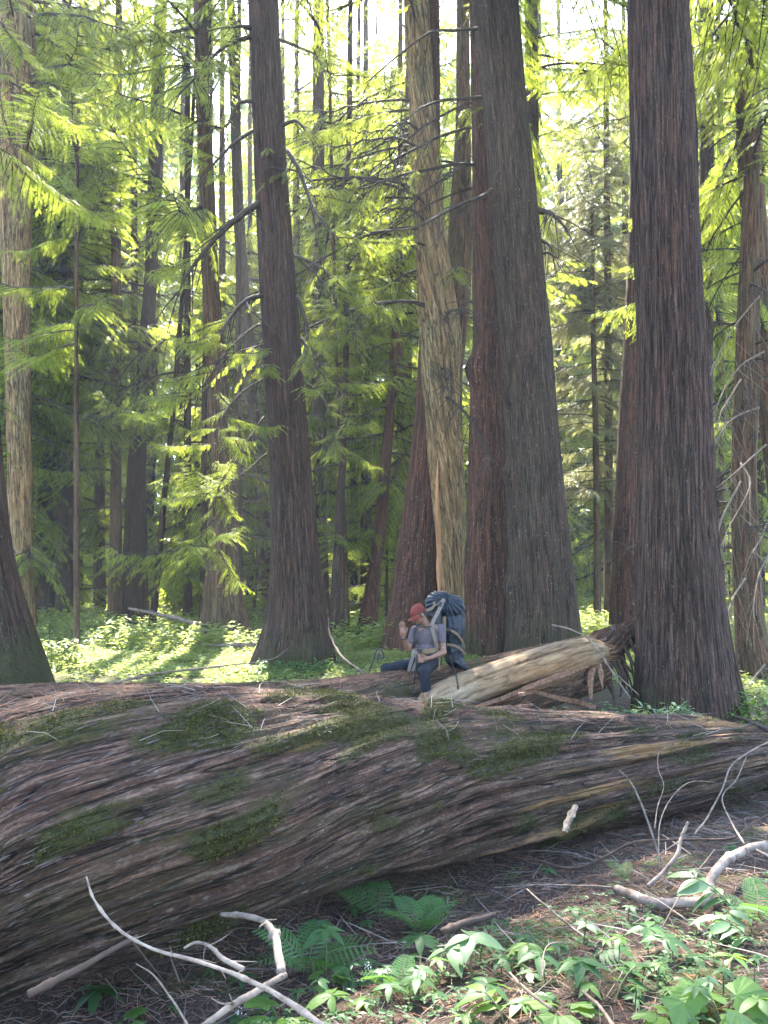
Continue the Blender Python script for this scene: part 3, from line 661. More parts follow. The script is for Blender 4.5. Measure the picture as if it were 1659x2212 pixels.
# young cedars standing in the light beyond the grove
def saplings():
    rng = np.random.RandomState(9); n = 0
    for k in range(58):
        y = rng.uniform(30, 54); x = rng.uniform(-.56, .56) * y
        if 1195 < x / y * FOC + CU < 1345: continue
        h = rng.uniform(3, 9); b = np.array([x, y, gz(x, y)])
        t = thing('young_cedar', b, 'slender young cedar in bright light far behind the big trunks', 'young tree', 'young cedars beyond the grove')
        g = Geo(); zz = np.linspace(-.2, h, 8); tube(g, np.stack([x + .02 * zz, y + 0 * zz, b[2] + zz], -1), .06 * (1 - .9 * zz / h) + .01, 6, 0, caps=False); part('trunk', g, M['limb'], t)
        for j in range(9):
            z = .3 + (h - .3) * j / 9; s = (.22 + .5 * (1 - j / 9)) * (.7 + .5 * rng.rand()); me = BO['full'][rng.randint(4)]; az = rng.rand() * 6.28
            o = link('branch', me, t, (0, 0, z)); o.rotation_euler = (0, -.15, az); o.scale = (s, s, s)
saplings()

# the torn orange strip up the right edge of the massive trunk
_o = [o for o in D.objects if o.get('label', '').startswith('massive red brown')][0]
g = Geo(); q_ = smooth_path([P(946, 990, 19.6), P(944, 1080, 19.6), P(948, 1180, 19.6), P(949, 1300, 19.6)], 30); tube(g, q_, np.interp(np.linspace(0, 1, 30), [0, .3, .8, 1], [.01, .05, .075, .03]), 7, 0, .3, flat=1)
M['torn'] = simple('torn_wood', (.26, .11, .045), .8, .4, 5, .6, stretch=(8, 8, 1), col2=(.45, .22, .10))
part('torn_strip', g, M['torn'], _o)
# named limbs of the dark centre trunk: (points in the view, depth there), radius
def limbs(t, depth, lst, m='limb', leafy=True, dense=6, big=1.0):
    for k, (pts, d0, d1, r0) in enumerate(lst):
        n = len(pts)
        w = smooth_path([P(u, v, d0 + (d1 - d0) * i / (n - 1)) for i, (u, v) in enumerate(pts)], n * 6)
        rng = np.random.RandomState(k + 5)
        g = Geo(); tube(g, w, r0 * (1 - .8 * np.linspace(0, 1, len(w))), 6, 0, .25, seed=k)
        pos, dr, sc = [], [], []
        for i in range(3, len(w) - 1, 2):
            d = (w[i + 1] - w[i]); d /= np.linalg.norm(d)
            e = d * .5 + np.array([rng.randn() * .55, rng.randn() * .5, -.15 - .5 * rng.rand()]); l = .35 + .7 * rng.rand()
            s = np.linspace(0, 1, 5)[:, None]; q = w[i] + e * l * s + np.array([0, 0, -.3]) * s**2
            tube(g, q, r0 * .22 * (1 - .7 * s[:, 0]) + .003, 3, 0, caps=False)
        part('limb', g, M[m], t, smooth=True)
        if leafy:
            L_ = np.linalg.norm(np.diff(w, axis=0), axis=1).sum(); base = np.array(t.location)
            for q in range(int(L_ / (.34 if dense > 8 else .55))):
                i = int(len(w) * (.4 + .58 * rng.rand())); dd_ = w[-1] - w[0]
                o = link('branch', BO['full'][rng.randint(4)], t, w[i] - base); sc_ = (.13 + .20 * rng.rand())
                o.rotation_euler = (rng.randn() * .3, .15 + rng.randn() * .25, math.atan2(dd_[1], dd_[0]) + rng.uniform(-1.5, 1.5)); o.scale = (sc_,) * 3
limbs(T7, 17, [
    ([(558, 440), (525, 462), (480, 500), (440, 545), (400, 600), (385, 640)], 16.8, 15.5, .085),
    ([(566, 638), (530, 650), (495, 690), (470, 735), (430, 790)], 16.8, 15.3, .06),
    ([(545, 283), (505, 310), (470, 345), (440, 385)], 16.8, 15.8, .045),
    ([(540, 60), (520, 57), (500, 60)], 16.8, 16.3, .06),
    ([(540, 80), (500, 92), (462, 120), (425, 165), (380, 210)], 16.8, 15.5, .055),
    ([(548, 218), (515, 225), (492, 268), (470, 275), (440, 262), (415, 250)], 16.8, 15.6, .05),
    ([(602, 85), (640, 100), (680, 118), (700, 150), (730, 165)], 16.8, 15.5, .045),
    ([(612, 270), (640, 262), (665, 290), (690, 340)], 16.8, 15.5, .05),
    ([(620, 325), (645, 365), (665, 420), (690, 470), (735, 520)], 16.8, 15.0, .06),
    ([(638, 553), (690, 575), (750, 630)], 16.8, 15.2, .04),
    ([(642, 640), (660, 690), (668, 740), (700, 790)], 16.8, 15.6, .045),
    ([(652, 730), (690, 800), (740, 850)], 16.8, 15.6, .03),
    ([(580, 760), (560, 790), (545, 850)], 16.8, 16.0, .03)])
limbs(T15, 17.4, [([(1162, 455), (1180, 458), (1196, 463), (1200, 470)], 17.2, 16.8, .09), ([(1172, 520), (1185, 528), (1192, 536)], 17.2, 16.9, .05),
    ([(1172, 548), (1185, 545), (1192, 550)], 17.2, 16.9, .04), ([(1062, 410), (1040, 425), (1000, 440), (950, 465), (900, 490), (840, 500)], 16.9, 15.2, .05),
    ([(1040, 210), (1000, 214), (950, 218), (900, 240), (850, 290)], 16.9, 15.2, .045), ([(1030, 62), (980, 66), (930, 70), (860, 120), (790, 180)], 16.9, 15.2, .045)], leafy=False)
limbs(T7, 17, [
    ([(560, 700), (530, 720), (490, 760), (440, 830), (400, 860)], 16.8, 14.5, .03), ([(565, 820), (520, 850), (480, 900), (470, 960)], 16.8, 14.6, .025),
    ([(570, 900), (530, 960), (490, 1010), (465, 1090), (455, 1200)], 16.8, 14.8, .025), ([(575, 980), (540, 1010), (500, 1040), (470, 1060), (420, 1075)], 16.8, 15, .02),
    ([(655, 820), (690, 850), (720, 900), (730, 960)], 16.8, 15.4, .02), ([(645, 560), (690, 600), (740, 650), (790, 720)], 16.8, 15.5, .025)], dense=12)
g1_ = [o for o in D.objects if o.get('label', '').startswith('dark mossy leaning')][0]
limbs(g1_, 12, [([(-10, 255), (20, 300), (45, 320), (85, 335)], 11.6, 11.2, .012), ([(-20, 60), (10, 120), (25, 180), (30, 220)], 11.8, 11.2, .02), ([(-20, 20), (30, 90), (60, 130)], 12, 11.5, .02)], dense=12)
rb = []
for (a, b, c, d) in [((1600, 1040), (1560, 1120), (1545, 1190), (1548, 1260)), ((1650, 760), (1600, 790), (1560, 850), (1535, 930)), ((1655, 960), (1600, 1010), (1565, 1040), (1540, 1060)),
                     ((1640, 880), (1590, 900), (1560, 930), (1535, 980)), ((1600, 1000), (1620, 1050), (1570, 1150), (1555, 1230)), ((1659, 1200), (1640, 1240), (1630, 1290), (1628, 1340)),
                     ((1655, 1130), (1645, 1160), (1630, 1185), (1625, 1195)), ((1640, 640), (1590, 700), (1555, 760), (1545, 800)), ((1600, 820), (1570, 870), (1555, 900), (1540, 1010)),
                     ((1652, 1435), (1625, 1470), (1610, 1500), (1600, 1520)), ((1610, 1250), (1580, 1300), (1560, 1390), (1562, 1460))]:
    rb.append(([a, b, c, d], 15.6, 14.0, .022))
limbs(T21, 16, rb, m='twig', leafy=False)

# ------------------------------------------------------------------ the far-off wood
def far_forest():
    KV = np.concatenate([kite(1.0, .09, 0, 0, 1), kite(.62, .08, R(38), .25, 1), kite(.62, .08, R(38), .25, -1)]); KQ = np.arange(12).reshape(3, 4)
    for nm, lab, seed, cnt, ya, yb, ha, hb, nb, sa, sb, cr_ in (('background_wood', 'dense green conifer foliage filling the space behind the grove', 77, 72, 34, 56, 38, 52, 1000, .45, .95, 4.2),
                                            ('distant_wood', 'mass of hazy green trees far behind the grove', 78, 300, 66, 140, 48, 64, 520, 1.3, 2.5, 5.5)):
        rng = np.random.RandomState(seed); g = Geo()
        for k in range(cnt):
            y = ya + (yb - ya) * rng.rand(); x = (rng.rand() * 2 - 1) * (.60 * y + 5)
            if seed == 77 and k >= 40:
                u_ = rng.uniform(60, 560) if k % 4 else rng.uniform(640, 860); y = rng.uniform(38, 62); x = (u_ - CU) / FOC * y
            h = ha + (hb - ha) * rng.rand(); z0 = gz(x, y); u = x / y * FOC + CU
            if 1185 < u < 1350:
                if y < 60: continue
                h *= .72
            zz = np.linspace(z0 - .5, z0 + h, 7); r = (.20 + .25 * rng.rand()) * (1 - .85 * np.linspace(0, 1, 7))
            if k % 6 == 0: tube(g, np.stack([x + rng.randn() * .02 * (zz - z0), y + 0 * zz, zz], -1), r, 7, 0, caps=False)
            t = rng.rand(nb) ** 1.1; z = z0 + .8 + (h - .8) * t; R_ = (cr_ * (1 - t) ** .6 + .5) * np.sqrt(rng.rand(nb)) * (.7 + .5 * rng.rand(nb))
            a = rng.rand(nb) * 2 * math.pi
            pos = np.stack([x + R_ * np.cos(a), y + R_ * np.sin(a), z - R_ * .35], -1)
            pos = pos[(pos[:, 2] < .76 * pos[:, 1] + 3) | (rng.rand(len(pos)) < .25)]
            # clumps: boughs bunch the sprays and leave gaps between
            pos = pos[fbm(pos * [.45, .45, .8], 2, 5) > .44]
            keep = np.array([not blocked(p) for p in pos], bool); pos = pos[keep]
            if not len(pos): continue
            n_ = len(pos); a = np.arctan2(pos[:, 1] - y, pos[:, 0] - x)
            dr = np.stack([np.cos(a), np.sin(a), -.5 - .6 * rng.rand(n_)], -1) + rng.randn(n_, 3) * .4
            KV2, KQ2 = (KV, KQ) if ya < 50 else (np.concatenate([kite(1.0, .15, 0, 0, 1), kite(.75, .12, R(50), .15, -1)]), np.arange(8).reshape(2, 4))
            stamp(g, KV2, KQ2, None, pos, rotmats(dr, np.array([[0, 0, 1.0]]) + rng.randn(n_, 3) * .6), sa + (sb - sa) * rng.rand(n_), 1)
        tag(link(nm, g.mesh(nm, [M['bark_lichen'], M['leaf_far' if ya < 50 else 'leaf_distant']], smooth=False)), lab, 'forest', kind='stuff')
far_forest()
# ------------------------------------------------------------------ the near fallen log
def log_geo(keys, seg, ds, twist, seed, ridge, lump, grain=8.0, grooves=(), mossf=None, woodf=None, capends=True, rad_noise=.06, ang0=0.0):
    """keys: (u, v top, v bottom, diameter): a log lying across the view; its depth follows from its size"""
    C0, R0 = [], []
    for (u, vt, vb, dist) in keys:
        C0.append(P(u, (vt + vb) / 2, dist)); R0.append(dist * (vb - vt) / FOC * .985 / 2)
    C0 = [C0[0] - (C0[2] - C0[0]) * 1.3, C0[0] - (C0[2] - C0[0]) * .65] + C0; R0 = [R0[0] * 1.06, R0[0] * 1.03] + R0
    return log_from(np.array(C0), np.array(R0), seg, ds, twist, seed, ridge, lump, grain, grooves, mossf, woodf, capends, rad_noise)
def log_from(C0, R0, seg, ds, twist, seed, ridge, lump, grain=8.0, grooves=(), mossf=None, woodf=None, capends=True, rad_noise=.06):
    L = np.linalg.norm(np.diff(C0, axis=0), axis=1).sum(); n = int(L / ds) + 2
    c = smooth_path(C0, n); r = np.interp(np.linspace(0, len(R0) - 1, n), np.arange(len(R0)), R0)
    s = np.concatenate([[0], np.cumsum(np.linalg.norm(np.diff(c, axis=0), axis=1))])
    t, a, b = frames(c)                                          # angle 0 = top, quarter turn = the side toward the camera
    nf = int(seg * .85); th = np.concatenate([np.linspace(-.5, math.pi * 1.02, nf, endpoint=False), np.linspace(math.pi * 1.02, 2 * math.pi - .5, seg - nf, endpoint=False)])
    tw = th[None] + twist(s)[:, None]
    r0 = float(np.median(r))
    rest = np.stack([np.cos(tw) * r0, np.sin(tw) * r0, np.broadcast_to(s[:, None], tw.shape)], -1); flat = rest.reshape(-1, 3)
    f1 = fbm(flat * [grain, grain, .55] + seed, 3, seed).reshape(tw.shape)
    f2 = 1 - np.abs(2 * fbm(flat * [grain * 2.2, grain * 2.2, .9] + seed, 2, seed + 3).reshape(tw.shape) - 1)
    f3 = fbm(flat * [1.6, 1.6, .45] + seed, 3, seed + 7).reshape(tw.shape)
    step = fbm(flat * [grain * .8, grain * .8, .35] + 3 * seed, 2, seed + 4).reshape(tw.shape)
    step = np.floor(step * 9) / 9 + .35 * (step * 9 % 1) ** 3 / 9                # torn plates of bark, one over the other
    f4 = fbm(flat * [grain * 5, grain * 5, 3.0] + seed, 2, seed + 6).reshape(tw.shape)
    rr = r[:, None] + lump * (f3 - .5) * 2 + ridge * (2.2 * (f1 - .5) + 1.3 * (f2 - .8) + 2.6 * (step - .5) + .5 * (f4 - .5))
    for (ang, s0, s1, wd, dp) in grooves:
        da = (tw - ang + math.pi) % (2 * math.pi) - math.pi
        da = da + .10 * (f3 - .5)
        w = np.clip((s[:, None] - s0) / .5, 0, 1) * np.clip((s1 - s[:, None]) / .5, 0, 1)
        rr = rr - dp * np.exp(-(da * r0 / wd) ** 2) * w * (.5 + f1)
    mo = mossf(th[None] + 0 * tw, s[:, None] + 0 * tw, flat).reshape(tw.shape) if mossf else np.zeros(tw.shape)
    wo = woodf(tw, s[:, None] + 0 * tw, flat).reshape(tw.shape) if woodf else np.zeros(tw.shape)
    rr = rr + .022 * np.clip((mo - .3) * 2, 0, 1) * (.4 + f4)
    V = c[:, None] + rr[..., None] * (np.cos(th)[None, :, None] * a[:, None] + np.sin(th)[None, :, None] * b[:, None])
    g = Geo(); VV = V.reshape(-1, 3); Q = grid_faces(n, seg); T = []
    mo, wo = mo.ravel(), wo.ravel()
    if capends:
        VV = np.vstack([VV, c[0], c[-1]]); flat = np.vstack([flat, flat[0], flat[-1]]); mo = np.append(mo, [0, 0]); wo = np.append(wo, [1, 1])
        for k in range(seg): T.append((n * seg, (k + 1) % seg, k)); T.append((n * seg + 1, (n - 1) * seg + k, (n - 1) * seg + (k + 1) % seg))
    g.add(VV, Q, T, 0, rest=flat, moss=mo, wood=wo)
    return g, dict(c=c, r=rr, a=a, b=b, th=th, s=s, V=V, moss=mo[:n * seg].reshape(n, seg), t=t, tw=tw)

KEYS1 = [(0, 1540, 2110, 4.5), (200, 1499, 2052, 4.68), (400, 1492, 1998, 4.98), (600, 1500, 1930, 5.5), (830, 1515, 1868, 6.2), (1010, 1524, 1830, 6.75), (1190, 1535, 1795, 7.3),
         (1380, 1545, 1755, 7.9), (1530, 1550, 1725, 8.4), (1659, 1570, 1700, 9.1), (1850, 1600, 1700, 10.2)]
def moss1(th, s, rest):
    # th: 0 top, toward the camera side it grows or falls; the camera side is found from the frame below
    n = fbm(rest.reshape(-1, 3) * [4.5, 4.5, 1.7] + 5, 4, 31).reshape(th.shape)
    a = np.abs(th - .50)
    a = np.minimum(a, 2 * math.pi - a)
    amt = np.clip(1.2 - a / .66, 0, 1)
    along = np.interp(s, [0, 1.0, 2.0, 4.3, 5.2, 7.5, 9], [.66, .68, .68, .6, .40, .20, .1])
    return np.clip((amt * along + 3.4 * (n - .53)), 0, 1)
def wood1(tw, s, rest):
    q = rest.reshape(-1, 3)
    n = fbm(q * [7, 7, .35] + 11, 3, 41).reshape(tw.shape)
    n2 = fbm(q * [30, 30, 1.2] + 11, 2, 43).reshape(tw.shape)
    low = np.where((np.cos(tw) < .45), 1.0, .0)
    w = np.clip((n + .25 * (n2 - .5) - .64) * 14, 0, 1) * low * .6
    return w
SIDE1 = 1
# which way round does the angle run? b = t x up: for a log running right, b points toward the camera
GROOVES1 = [(.62, 5.2, 9.8, .05, .09), (.95, 4.6, 10.5, .035, .06), (1.35, 3.0, 9.0, .04, .06), (1.75, .5, 8, .04, .05), (2.1, 1, 9, .05, .06), (.25, 2, 7, .04, .05), (1.15, 0.4, 4.0, .06, .08)]
tw1 = lambda s: .14 * s - .12 * np.clip(4.6 - s, 0, 5.0)
t_log = None
g_, L1 = log_geo(KEYS1, 400, .023, tw1, 3, .030, .05, 8.0, [(x + .9, b_, c_, d_, e_) for x, b_, c_, d_, e_ in GROOVES1], moss1, wood1)
t_log = thing('fallen_log', L1['c'][len(L1['c']) // 3] * [1, 1, 0] + [0, 0, -.45], 'giant mossy fallen log lying across the whole foreground', 'log')
part('trunk', g_, M['bark_log'], t_log)

def surf(LG, i, j, out=0.0):
    """point and outward normal on a log at ring i, angle j"""
    V = LG['V']; n, m = V.shape[:2]; i = np.clip(i, 1, n - 2)
    d1 = V[i + 1, j] - V[i - 1, j]; d2 = V[i, (j + 3) % m] - V[i, (j - 3) % m]
    nr = np.cross(d1, d2); nr /= np.linalg.norm(nr, axis=-1, keepdims=True) + 1e-9
    o = V[i, j] - LG['c'][i]; sg = np.sign((nr * o).sum(-1, keepdims=True)); nr = nr * sg
    return V[i, j] + nr * out, nr

def moss_tufts():
    rng = np.random.RandomState(3); V = L1['V']; n, m = V.shape[:2]
    I = rng.randint(2, n - 2, 260000); J = rng.randint(0, m, 260000)
    mk = L1['moss'][I, J]; keep = (mk > .32 + .68 * rng.rand(len(I))); I, J = I[keep][:60000], J[keep][:60000]
    p, nr = surf(L1, I, J)
    N_ = len(I); d = nr + rng.randn(N_, 3) * .7 + [0, 0, -.2]; h = (.008 + .015 * rng.rand(N_))
    T = np.array([[0, 0, 0], [.45, .22, 0], [1, 0, .05], [.5, -.22, 0]], float)
    g = Geo(); stamp(g, T, np.array([[0, 1, 2, 3]]), None, p + nr * .002, rotmats(d, rng.randn(N_, 3)), h * 1.3, 0)
    g.v = [np.concatenate(g.v) - np.array(t_log.location)]
    o = link('moss', g.mesh('moss', M['moss'], smooth=False), t_log); o['kind'] = 'stuff'
    print('moss', N_)
moss_tufts()

def log_flakes(LG, parent, count, seed, smin, smax, th_lo, th_hi, matn, name='bark_flakes'):
    """loose strips of bark standing proud of a log, too many to pick apart"""
    rng = np.random.RandomState(seed); V = LG['V']; n, m = V.shape[:2]
    I = rng.randint(4, n - 4, count); J = np.searchsorted(LG['th'], rng.uniform(th_lo, th_hi, count)).clip(0, m - 1)
    p, nr = surf(LG, I, J, .004)
    tdir = LG['t'][I]; jn = (J + 1) % m
    side = np.cross(nr, tdir)
    dth = np.gradient(LG['tw'][:, 0], LG['s'])[I][:, None]
    d = tdir * 1.0 + side * (.7 * dth + rng.randn(count, 1) * .08) + nr * np.abs(rng.randn(count, 1)) * .10
    T = np.array([[-1, -.06, 0], [-.2, -.09, .01], [.6, -.05, .02], [1, 0, .03], [.5, .06, .02], [-.3, .08, .01], [-1, .05, 0]], float)
    TT = np.array([[0, 1, 5], [0, 5, 6], [1, 2, 4], [1, 4, 5], [2, 3, 4]])
    # a flake has thickness: a second skin below
    T2 = T.copy(); T2[:, 2] -= .035; TV = np.vstack([T, T2]); TT2 = np.vstack([TT, TT[:, ::-1] + 7])
    ed = [(k, (k + 1) % 7) for k in range(7)]; TQ = np.array([[a, b, b + 7, a + 7] for a, b in ed])
    g = Geo(); stamp(g, TV, TQ, TT2, p, rotmats(d, nr), rng.uniform(smin, smax, count), 0)
    g.at = {}
    off = np.array(parent.location); g.v = [np.concatenate(g.v) - off]
    o = link(name, g.mesh(name, M[matn], smooth=False), parent); o['kind'] = 'stuff'
M['flake'] = simple('bark_flake', (.03, .02, .016), .95, .5, 3, .5, col2=(.115, .085, .074))
M['flake_dark'] = simple('bark_flake_dark', (.018, .011, .009), .95, .5, 3, .5, col2=(.06, .040, .032))
log_flakes(L1, t_log, 4200, 5, .010, .045, 0, math.pi * .95, 'flake')
log_flakes(L1, t_log, 4200, 6, .010, .05, 0, math.pi * .98, 'flake_dark', 'bark_fibres')

# ------------------------------------------------------------------ the log the man sits on, and the peeled one on it
def frompix(lst):
    c, r = [], []
    for (u, v, d, rad) in lst: c.append(P(u, v, d)); r.append(rad)
    return np.array(c), np.array(r)
# its upper silhouette in the view minus the radius gives the axis
K2 = [(-260, 1497, 8.2, .44), (-40, 1486, 8.6, .44), (140, 1477, 8.9, .44), (320, 1478, 9.2, .44), (520, 1476, 9.5, .45), (700, 1466, 9.85, .46), (830, 1450, 10.2, .46), (960, 1438, 10.6, .45), (1100, 1411, 11.1, .44), (1210, 1388, 11.5, .43), (1275, 1372, 11.8, .42)]
c2, r2 = [], []
for (u, vt, d, rad) in K2:
    p = P(u, vt, d); c2.append(p - [0, 0, rad]); r2.append(rad)
def moss2(th, s, rest):
    n = fbm(rest.reshape(-1, 3) * [3, 3, 2] + 9, 3, 61).reshape(th.shape)
    return np.clip(.15 * np.cos(th) + 1.3 * (n - .5), 0, .5)
g_, L2 = log_from(np.array(c2), np.array(r2), 200, .038, lambda s: .22 * s, 12, .014, .02, 9.0, [(.5, 1, 9, .03, .04), (1.0, 1, 9, .03, .04)], moss2, None)
t_log2 = thing('fallen_log', L2['c'][len(L2['c']) // 2] * [1, 1, 0], 'brown barked fallen log that the man sits on', 'log')
part('trunk', g_, M['bark_brown_log'], t_log2)
log_flakes(L2, t_log2, 1600, 8, .012, .04, 0, math.pi, 'flake')
# torn root end of that log
def root_end():
    rng = np.random.RandomState(8); g = Geo()
    a = P(1280, 1398, 11.85); b = P(1352, 1385, 12.2)
    w = smooth_path([P(1262, 1412, 11.75), P(1300, 1396, 11.9), P(1335, 1378, 12.1), P(1362, 1362, 12.3)], 40)
    g0, _ = log_from(w, np.interp(np.linspace(0, 1, 40), [0, .3, 1], [.24, .29, .17]), 90, .02, lambda s: 1.2 * s, 21, .03, .06, 9)
    part('root_stump', g0, M['bark_red'], t_log2)
    for k in range(16):
        st = w[12 + k] + rng.randn(3) * [.05, .05, .1]
        q = smooth_path([st, st + [.05 + .12 * rng.rand(), -.1, -.25 - .1 * rng.rand()], st + [.02 + .3 * rng.rand(), -.08 - .2 * rng.rand(), -.6 - .3 * rng.rand()]], 12)
        tube(g, q, .05 * (1 - .8 * np.linspace(0, 1, 12)) * (.5 + rng.rand()), 6, 0, .3, seed=k)
    o = part('root', g, M['dark_root'], t_log2); o['kind'] = 'stuff'
root_end()

K3 = [(922, 1528, 9.7, .17), (945, 1515, 9.85, .215), (1004, 1489, 10.1, .225), (1108, 1454, 10.55, .235), (1212, 1422, 10.95, .24), (1270, 1410, 11.2, .22), (1300, 1408, 11.35, .15)]
c3, r3 = frompix(K3)
g_, L3 = log_from(c3, r3, 120, .03, lambda s: .12 * s, 33, .004, .014, 4.0, [(.95, .1, 4.3, .012, .035), (1.5, 2, 4.0, .008, .02)])
t_log3 = thing('fallen_log', L3['c'][10] * [1, 1, 0], 'pale barkless fallen log resting in front of the brown one, right of the man', 'log')
part('trunk', g_, M['peeled'], t_log3)

def slab(name, pts, widths, thick, label, cat='splinter', matn='splinter', up=(0, 0, 1), seed=0, parent=None):
    """a torn board of heartwood: ragged edges, real thickness"""
    p = smooth_path(pts, 26); t, a, b = frames(p, up); rng = np.random.RandomState(seed)
    w = np.interp(np.linspace(0, 1, 26), np.linspace(0, 1, len(widths)), widths)
    q_ = np.arange(26) * .22; ns = lambda k: value_noise(np.stack([q_, q_ * 0 + k, q_ * 0 + seed], -1), k) - .5
    e1 = w * (1 + .45 * ns(1) + .35 * (rng.rand(26) - .5)); e2 = w * (1 + .45 * ns(2)); th = thick * (1 + .5 * ns(3))
    ring = np.stack([p + a * e1[:, None], p + a * (e1 * .2)[:, None] + b * th[:, None], p - a * e2[:, None], p - a * (e2 * .3)[:, None] - b * th[:, None]], 1)
    g = Geo(); g.add(ring.reshape(-1, 3), grid_faces(26, 4), [(0, 1, 2), (0, 2, 3), (100, 102, 101), (100, 103, 102)])
    return solo(name, g, M[matn], label, cat, smooth=False)
slab('wood_splinter', [P(1020, 1530, 9.9), P(1090, 1508, 10.1), P(1160, 1480, 10.4), P(1225, 1458, 10.8), P(1268, 1440, 11.0)], [.03, .08, .10, .10, .05], .03, 'long reddish slab of torn heartwood under the pale barkless log', up=(0, -.7, 1), seed=2)
slab('wood_splinter', [P(1120, 1500, 10.0), P(1160, 1497, 10.0), P(1205, 1508, 9.9), P(1255, 1520, 9.8), P(1285, 1528, 9.7)], [.01, .07, .06, .09, .03], .03, 'broad torn reddish slab lying behind the near log, ragged right end', up=(0, -.8, .6), seed=3)
slab('wood_splinter', [P(1040, 1540, 9.7), P(1100, 1530, 9.8), P(1150, 1522, 9.9)], [.02, .06, .02], .03, 'short reddish splinter at the foot of the long torn slab', up=(0, -.8, .6), seed=4)
slab('wood_splinter', [P(1284, 1428, 11.2), P(1276, 1470, 11.1), P(1277, 1512, 11.0)], [.035, .045, .02], .012, 'hanging splinter with a blunt end under the torn root end', up=(1, 0, 0), seed=5)
slab('wood_splinter', [P(1292, 1425, 11.2), P(1298, 1455, 11.1), P(1302, 1492, 11.0)], [.03, .035, .006], .012, 'hanging splinter with a pointed end under the torn root end', up=(1, 0, 0), seed=6)
slab('wood_splinter', [P(1244, 1740, 5.95), P(1232, 1765, 5.85), P(1219, 1797, 5.75)], [.02, .03, .022], .010, 'pale grey broken splinter hanging from the lower side of the near log', matn='pale_stick', up=(1, 0, 0), seed=7)
slab('wood_splinter', [P(680, 1872, 5.5), P(676, 1900, 5.5), P(671, 1920, 5.45)], [.015, .018, .006], .006, 'small reddish splinter hanging from the lower side of the near log', up=(1, 0, 0), seed=8)

rng_ = np.random.RandomState(44); g = Geo()
TV_ = np.array([[0, -.10, 0], [0, .10, 0], [0, .02, .07], [1, -.01, 0], [1, .01, 0], [1, 0, .01]]); TT_ = np.array([[0, 2, 1], [3, 4, 5]]); TQ_ = np.array([[0, 1, 4, 3], [1, 2, 5, 4], [2, 0, 3, 5]])
e_ = L3['c'][-1]; ax_ = L3['t'][-1]; n_ = 70; ang_ = rng_.rand(n_) * 6.28; rr_ = .17 * np.sqrt(rng_.rand(n_))
ps_ = e_ - ax_ * .12 + (np.cos(ang_) * rr_)[:, None] * L3['a'][-1] + (np.sin(ang_) * rr_)[:, None] * L3['b'][-1]
stamp(g, TV_, TQ_, TT_, ps_, rotmats(ax_ + rng_.randn(n_, 3) * .12, rng_.randn(n_, 3)), .12 + .25 * rng_.rand(n_), 0)
o_ = part('broken_end', g, M['splinter'], t_log3, smooth=False); o_['kind'] = 'stuff'
# ------------------------------------------------------------------ undergrowth
def leaf_outline(L, W, tip=.5, n=5, fold=.12, curve=.25, notch=0):
    """a leaf blade folded along its midrib, bending down to the tip; base at the origin, along +x"""
    x = np.linspace(0, 1, n + 1); w = np.sin(np.pi * x ** tip) * W / 2; w[0] = 0; w[-1] = 0
    z = -curve * x**2 * L; mid = np.stack([x * L, 0 * x, z], -1)
    lf = mid + np.stack([0 * x - notch * (x < .01), w, fold * w * 2], -1); rt = mid + np.stack([0 * x, -w, fold * w * 2], -1)
    V = np.vstack([mid, lf, rt]); m = n + 1; Q = []
    for k in range(n): Q.append((k, k + 1, m + k + 1, m + k)); Q.append((k + 1, k, 2 * m + k, 2 * m + k + 1))
    return V, np.array(Q)
def bushy_cover(name, label, density_fn, x0, x1, y0, y1, count, size, matn, seed, hmax=.35, cat='undergrowth', holes_only=False):
    rng = np.random.RandomState(seed)
    x = rng.uniform(x0, x1, count * 3); y = y0 + (y1 - y0) * rng.rand(count * 3) ** 1.15
    d = density_fn(x, y); k = rng.rand(len(x)) < d; x, y = x[k][:count], y[k][:count]
    z = ground_z(x, y); n = len(x)
    hh = hmax * (.25 + .75 * rng.rand(n)) * (.5 + fbm(np.stack([x * .7, y * .7, 0 * x], -1), 2, seed))
    V = np.array([[0, 0, 0], [.5, .26, .06], [1, 0, -.12], [.5, -.26, .06]]); Q = np.array([[0, 3, 2, 1]])
    g = Geo()
    for j in range(8):
        a = rng.rand(n) * 2 * math.pi; el = rng.uniform(-.35, .45, n)
        dr = np.stack([np.cos(a), np.sin(a), el], -1)
        p = np.stack([x, y, z + hh * (1 - .12 * j)], -1) + rng.randn(n, 3) * [.06, .06, .02]
        stamp(g, V, Q, None, p, rotmats(dr, np.array([[0, 0, 1.0]]) + rng.randn(n, 3) * .25), size * (.5 + .9 * rng.rand(n)), 0)
    print(name, n)
    o = link(name, g.mesh(name, M[matn], smooth=False)); tag(o, label, cat, kind='stuff'); return o
def dens_mid(x, y):
    s = (x - LA[0]) * LN[0] + (y - LA[1]) * LN[1]
    n = fbm(np.stack([x * .35, y * .35, 0 * x], -1), 3, 71)
    d = np.clip((n - .30) * 4, .12, 1) * np.clip((s - np.where(x > 4.6, .9, 4.2)) / 1.5, 0.03, 1) * (np.abs(x) < y * .55 + 2)
    return d
bushy_cover('undergrowth', 'carpet of small green plants covering the forest floor behind the logs', dens_mid, -12, 12, 9.5, 24, 16000, .10, 'leaf_under', 1, .13)
bushy_cover('undergrowth', 'taller leafy bushes growing between the background trunks', dens_mid, -24, 24, 20, 48, 11000, .20, 'leaf_under', 2, .6)

